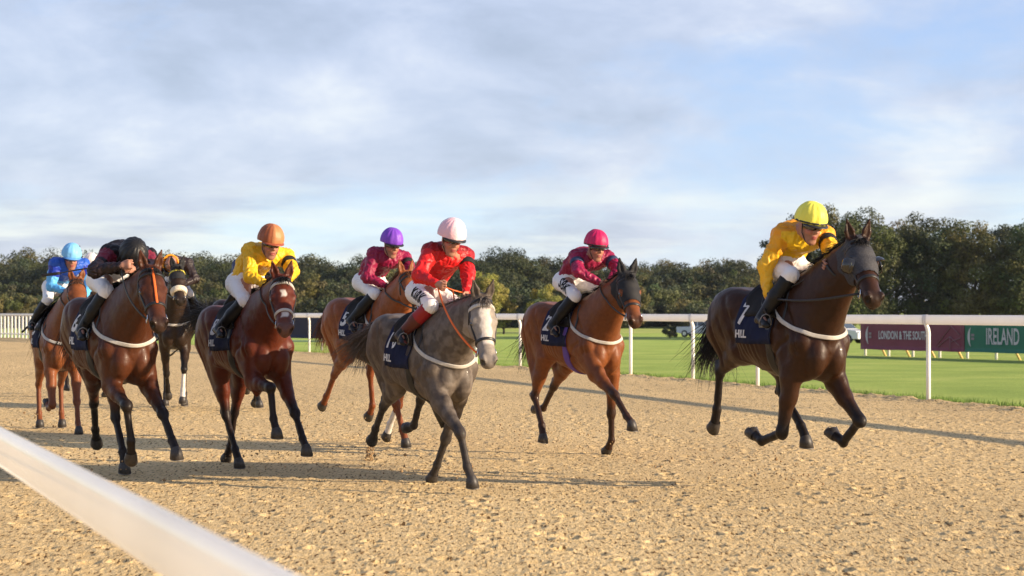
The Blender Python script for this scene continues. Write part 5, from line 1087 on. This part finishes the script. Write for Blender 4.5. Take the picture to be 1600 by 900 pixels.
# thin evening air
m=bpy.data.materials.new('haze'); m.use_nodes=True; t=m.node_tree; t.nodes.clear(); pv=t.nodes.new('ShaderNodeVolumePrincipled'); pv.inputs['Color'].default_value=(.72,.82,.95,1); pv.inputs['Density'].default_value=.00008; pv.inputs['Anisotropy'].default_value=.2
oo=t.nodes.new('ShaderNodeOutputMaterial'); t.links.new(pv.outputs[0],oo.inputs['Volume']); mb=MB(); mb.box((-4600,-90,-2.5),(4600,5800,16)); hz=mb.build('haze',m,smooth=False); tag(hz,'thin evening haze over the racecourse','haze',kind='stuff')
M_purple=mat('purple_strap',(.10,.05,.28),.7); M_navy=mat('navy_armband',(.02,.03,.09),.7)
BK=(.010,.008,.007)
HORSES={
'A':(dict(kind='dark_brown',coat=(.040,.0150,.006),hair=BK,num='7',hood=.31,cups=1,hoodm=M_net,tail=(-.42,0,-1),tgrav=.1,ntail=300,tlen=1.1,lens={'RH':(.26,.43,.33,.12,.08)},points=(.010,.008,.008),muzc=(.030,.020,.015),muz=.6),.010,'dark brown racehorse in a grey mesh hood with black eye cups at right'),
'B':(dict(kind='bright_bay',coat=(.19,.060,.018),hair=BK,num='2',hood=.31,hoodm=M_black,earsout=0,tail=(-.25,.0,-1),tgrav=.1,girthm=M_purple,ntail=120,legdark=.9),.010,'bright bay racehorse in a plain black hood, number 2 cloth'),
'C':(dict(kind='grey',coat=(.100,.080,.066),dapple=(.21,.175,.145),head=(.30,.26,.22),hair=(.12,.10,.09),num='10',brow=M_white,points=(.028,.024,.022),muzc=(.10,.085,.08),muz=.5,tail=(-1,-.3,-.65),tgrav=.3,blaze=[(.08,.40,.045)],legdark=.85,reinm=M_orange,rough=.55),.010,'grey racehorse with a white browband leading in the centre'),
'D':(dict(kind='chestnut',coat=(.25,.070,.020),hair=(.13,.045,.018),num='5',blaze=[(.15,.5,.018)],points=(.16,.045,.015),socks={'LF':.35},tail=(-1,.1,-.7),tgrav=1.2,muzc=(.12,.05,.03)),.012,'chestnut racehorse with a white front sock behind the grey horse'),
'E':(dict(kind='red_bay',coat=(.105,.022,.009),hair=BK,num='8',brow=M_white,nosem=M_white,blaze=[(.14,.21,.022),(.375,.43,.03)],tail=(-1,.0,.12),tgrav=.5,breast=0,muzc=(.16,.11,.09),muz=.4),.010,'red bay racehorse with a small white star and white browband'),
'F':(dict(kind='deep_bay',coat=(.080,.024,.009),hair=BK,num='6',strip=1,tail=(-1,0,-.6),bridlem=M_tack),.010,'deep bay racehorse with an orange strap down its face'),
'G':(dict(kind='light_chestnut',coat=(.215,.068,.022),hair=(.12,.045,.02),num='3',points=(.16,.05,.018),tail=(-1,0,-.6),muzc=(.14,.06,.035)),.014,'light chestnut racehorse at the far left under the blue jockey'),
'H':(dict(kind='black_brown',coat=(.030,.017,.011),hair=BK,num='4',fleece=1,hood=.20,hoodm=M_black,brow=mat('yellow_browband',(.6,.5,.05),.6),earsout=0,socks={'LF':.25},tail=(-1,0,-.6)),.014,'near black racehorse with a cream sheepskin noseband and one white sock'),
'I':(dict(kind='dark_bay',coat=(.050,.016,.010),hair=BK,num='9',tail=(-1,0,-.0),tgrav=.6),.017,'dark bay racehorse almost hidden behind the red bay one'),
'J':(dict(kind='brown_bay',coat=(.105,.04,.016),hair=BK,num='1',tail=(-1,0,-.5)),.017,'brown racehorse hidden behind the deep bay and light chestnut horses')}
WH=(.72,.68,.68)
RIDERS={
'A':(dict(silk=(.80,.50,.015),yoke=(.72,.30,.012),sleeve=(.72,.33,.012),forearm=(.80,.44,.02),cap=(.82,.76,.10),bands=[('L',M_band,'')],peak=(.02,.02,.02)),'jockey in yellow silks and a bright yellow cap at right'),
'B':(dict(silk=(.235,.008,.045),sleeve=(.28,.010,.06),cap=(.50,.012,.10),bands=[('R',M_navy,''),('L',M_navy,'')],legtext=('SBK',.15,M_band),peak=(.012,.012,.012)),'jockey in maroon silks and a cerise cap, SBK on the white breeches'),
'C':(dict(silk=(.60,.014,.016),yoke=(.27,.007,.010),sleeve=(.55,.012,.014),cap=(.82,.50,.56),cap2=(.85,.68,.72),bands=[('L',M_band,'')],legtext=('KIRK',.13,M_band),boottop=(.28,.012,.014),bootmid=(.10,.022,.014),strap=0),'jockey in red silks and a pale pink cap on the grey horse'),
'D':(dict(silk=(.25,.008,.050),cap=(.20,.06,.52),bands=[('L',M_band,'')],strap=0),'jockey in maroon silks and a purple cap on the chestnut'),
'E':(dict(silk=(.80,.46,.018),cap=(.30,.085,.030),cap2=(.48,.20,.08),bands=[('L',M_band,'')],peak=(.30,.07,.03),strap=0),'jockey in yellow silks and a shiny brown cap on the red bay'),
'F':(dict(silk=(.012,.009,.011),sleeve=(.16,.012,.03),forearm=(.014,.007,.010),cap=(.010,.010,.011),strap=0),'jockey in black silks with maroon sleeves, black cap bowed down'),
'G':(dict(silk=(.02,.09,.45),sleeve=(.015,.04,.36),forearm=(.12,.45,.85),belly=(.10,.38,.75),cap=(.20,.52,.88),peak=(.1,.3,.7),strap=0),'jockey in royal and light blue silks at far left'),
'H':(dict(silk=(.03,.02,.02),cap=(.85,.33,.02),strap=0),'jockey with an orange cap mostly hidden behind the deep bay'),
'I':(dict(silk=(.04,.05,.12),cap=(.05,.05,.12),strap=0),'jockey in navy hidden behind the one in yellow and brown'),
'J':(dict(silk=(.16,.02,.03),cap=(.8,.72,.70),sleeve=(.55,.50,.50),strap=0),'jockey with a white cap glimpsed between the blue and black ones')}
POSE['A'][22:28]=[-.05,.80,-1.08,-.22,-.35,-.55]
for k,(C,h,lab) in HORSES.items(): make_horse(k,POSE[k],C,h,lab,RIDE[k])
RIDE['F'].update(chin=[RIDE['F']['head'][0]+.015,RIDE['F']['head'][1],RIDE['F']['head'][2]-.155]); RIDE['F']['chin'][0]-=.115; RIDE['F']['chin'][2]+=.045
for b_ in('pelvis','hipR','hipL'): RIDE['A'][b_][0]+=.11; RIDE['C'][b_][0]+=.04; RIDE['E'][b_][0]+=.03
for b_ in('head','chin'): RIDE['F'][b_][2]-=.055
for k,(S,lab) in RIDERS.items():
    near=k in 'ABCDEF'; make_rider(k,POSE[k],RIDE[k],S,lab,.0058 if near else .009)
def inv(k,p): return tuple(xf(POSE[k]).inverted()@Vector(p))
def pw(u,v,Y): 
    P_=math.atan(37/3200); a=(u-800)/3200; b=-(v-450)/3200; d=Vector((a,math.cos(P_)-b*math.sin(P_),math.sin(P_)+b*math.cos(P_))); d=d*(Y/d.y); return Vector((0,0,1.42))+d
def whip(k,hk,u1,v1,dY,lab):
    M=xf(POSE[k]); a=M@Vector(RIDE[k][hk]); b=pw(u1,v1,a.y+dY); Mi=M.inverted(); make_whip(Mi@a,Mi@b,lab,M)
whip('F','haR',92,427,.15,'slim black whip held level by the jockey in black')
whip('G','haR',46,508,.3,'dark whip slanting down from the blue jockey hand')
whip('A','haR',1202,498,.2,'black whip held low in the yellow jockey right hand')
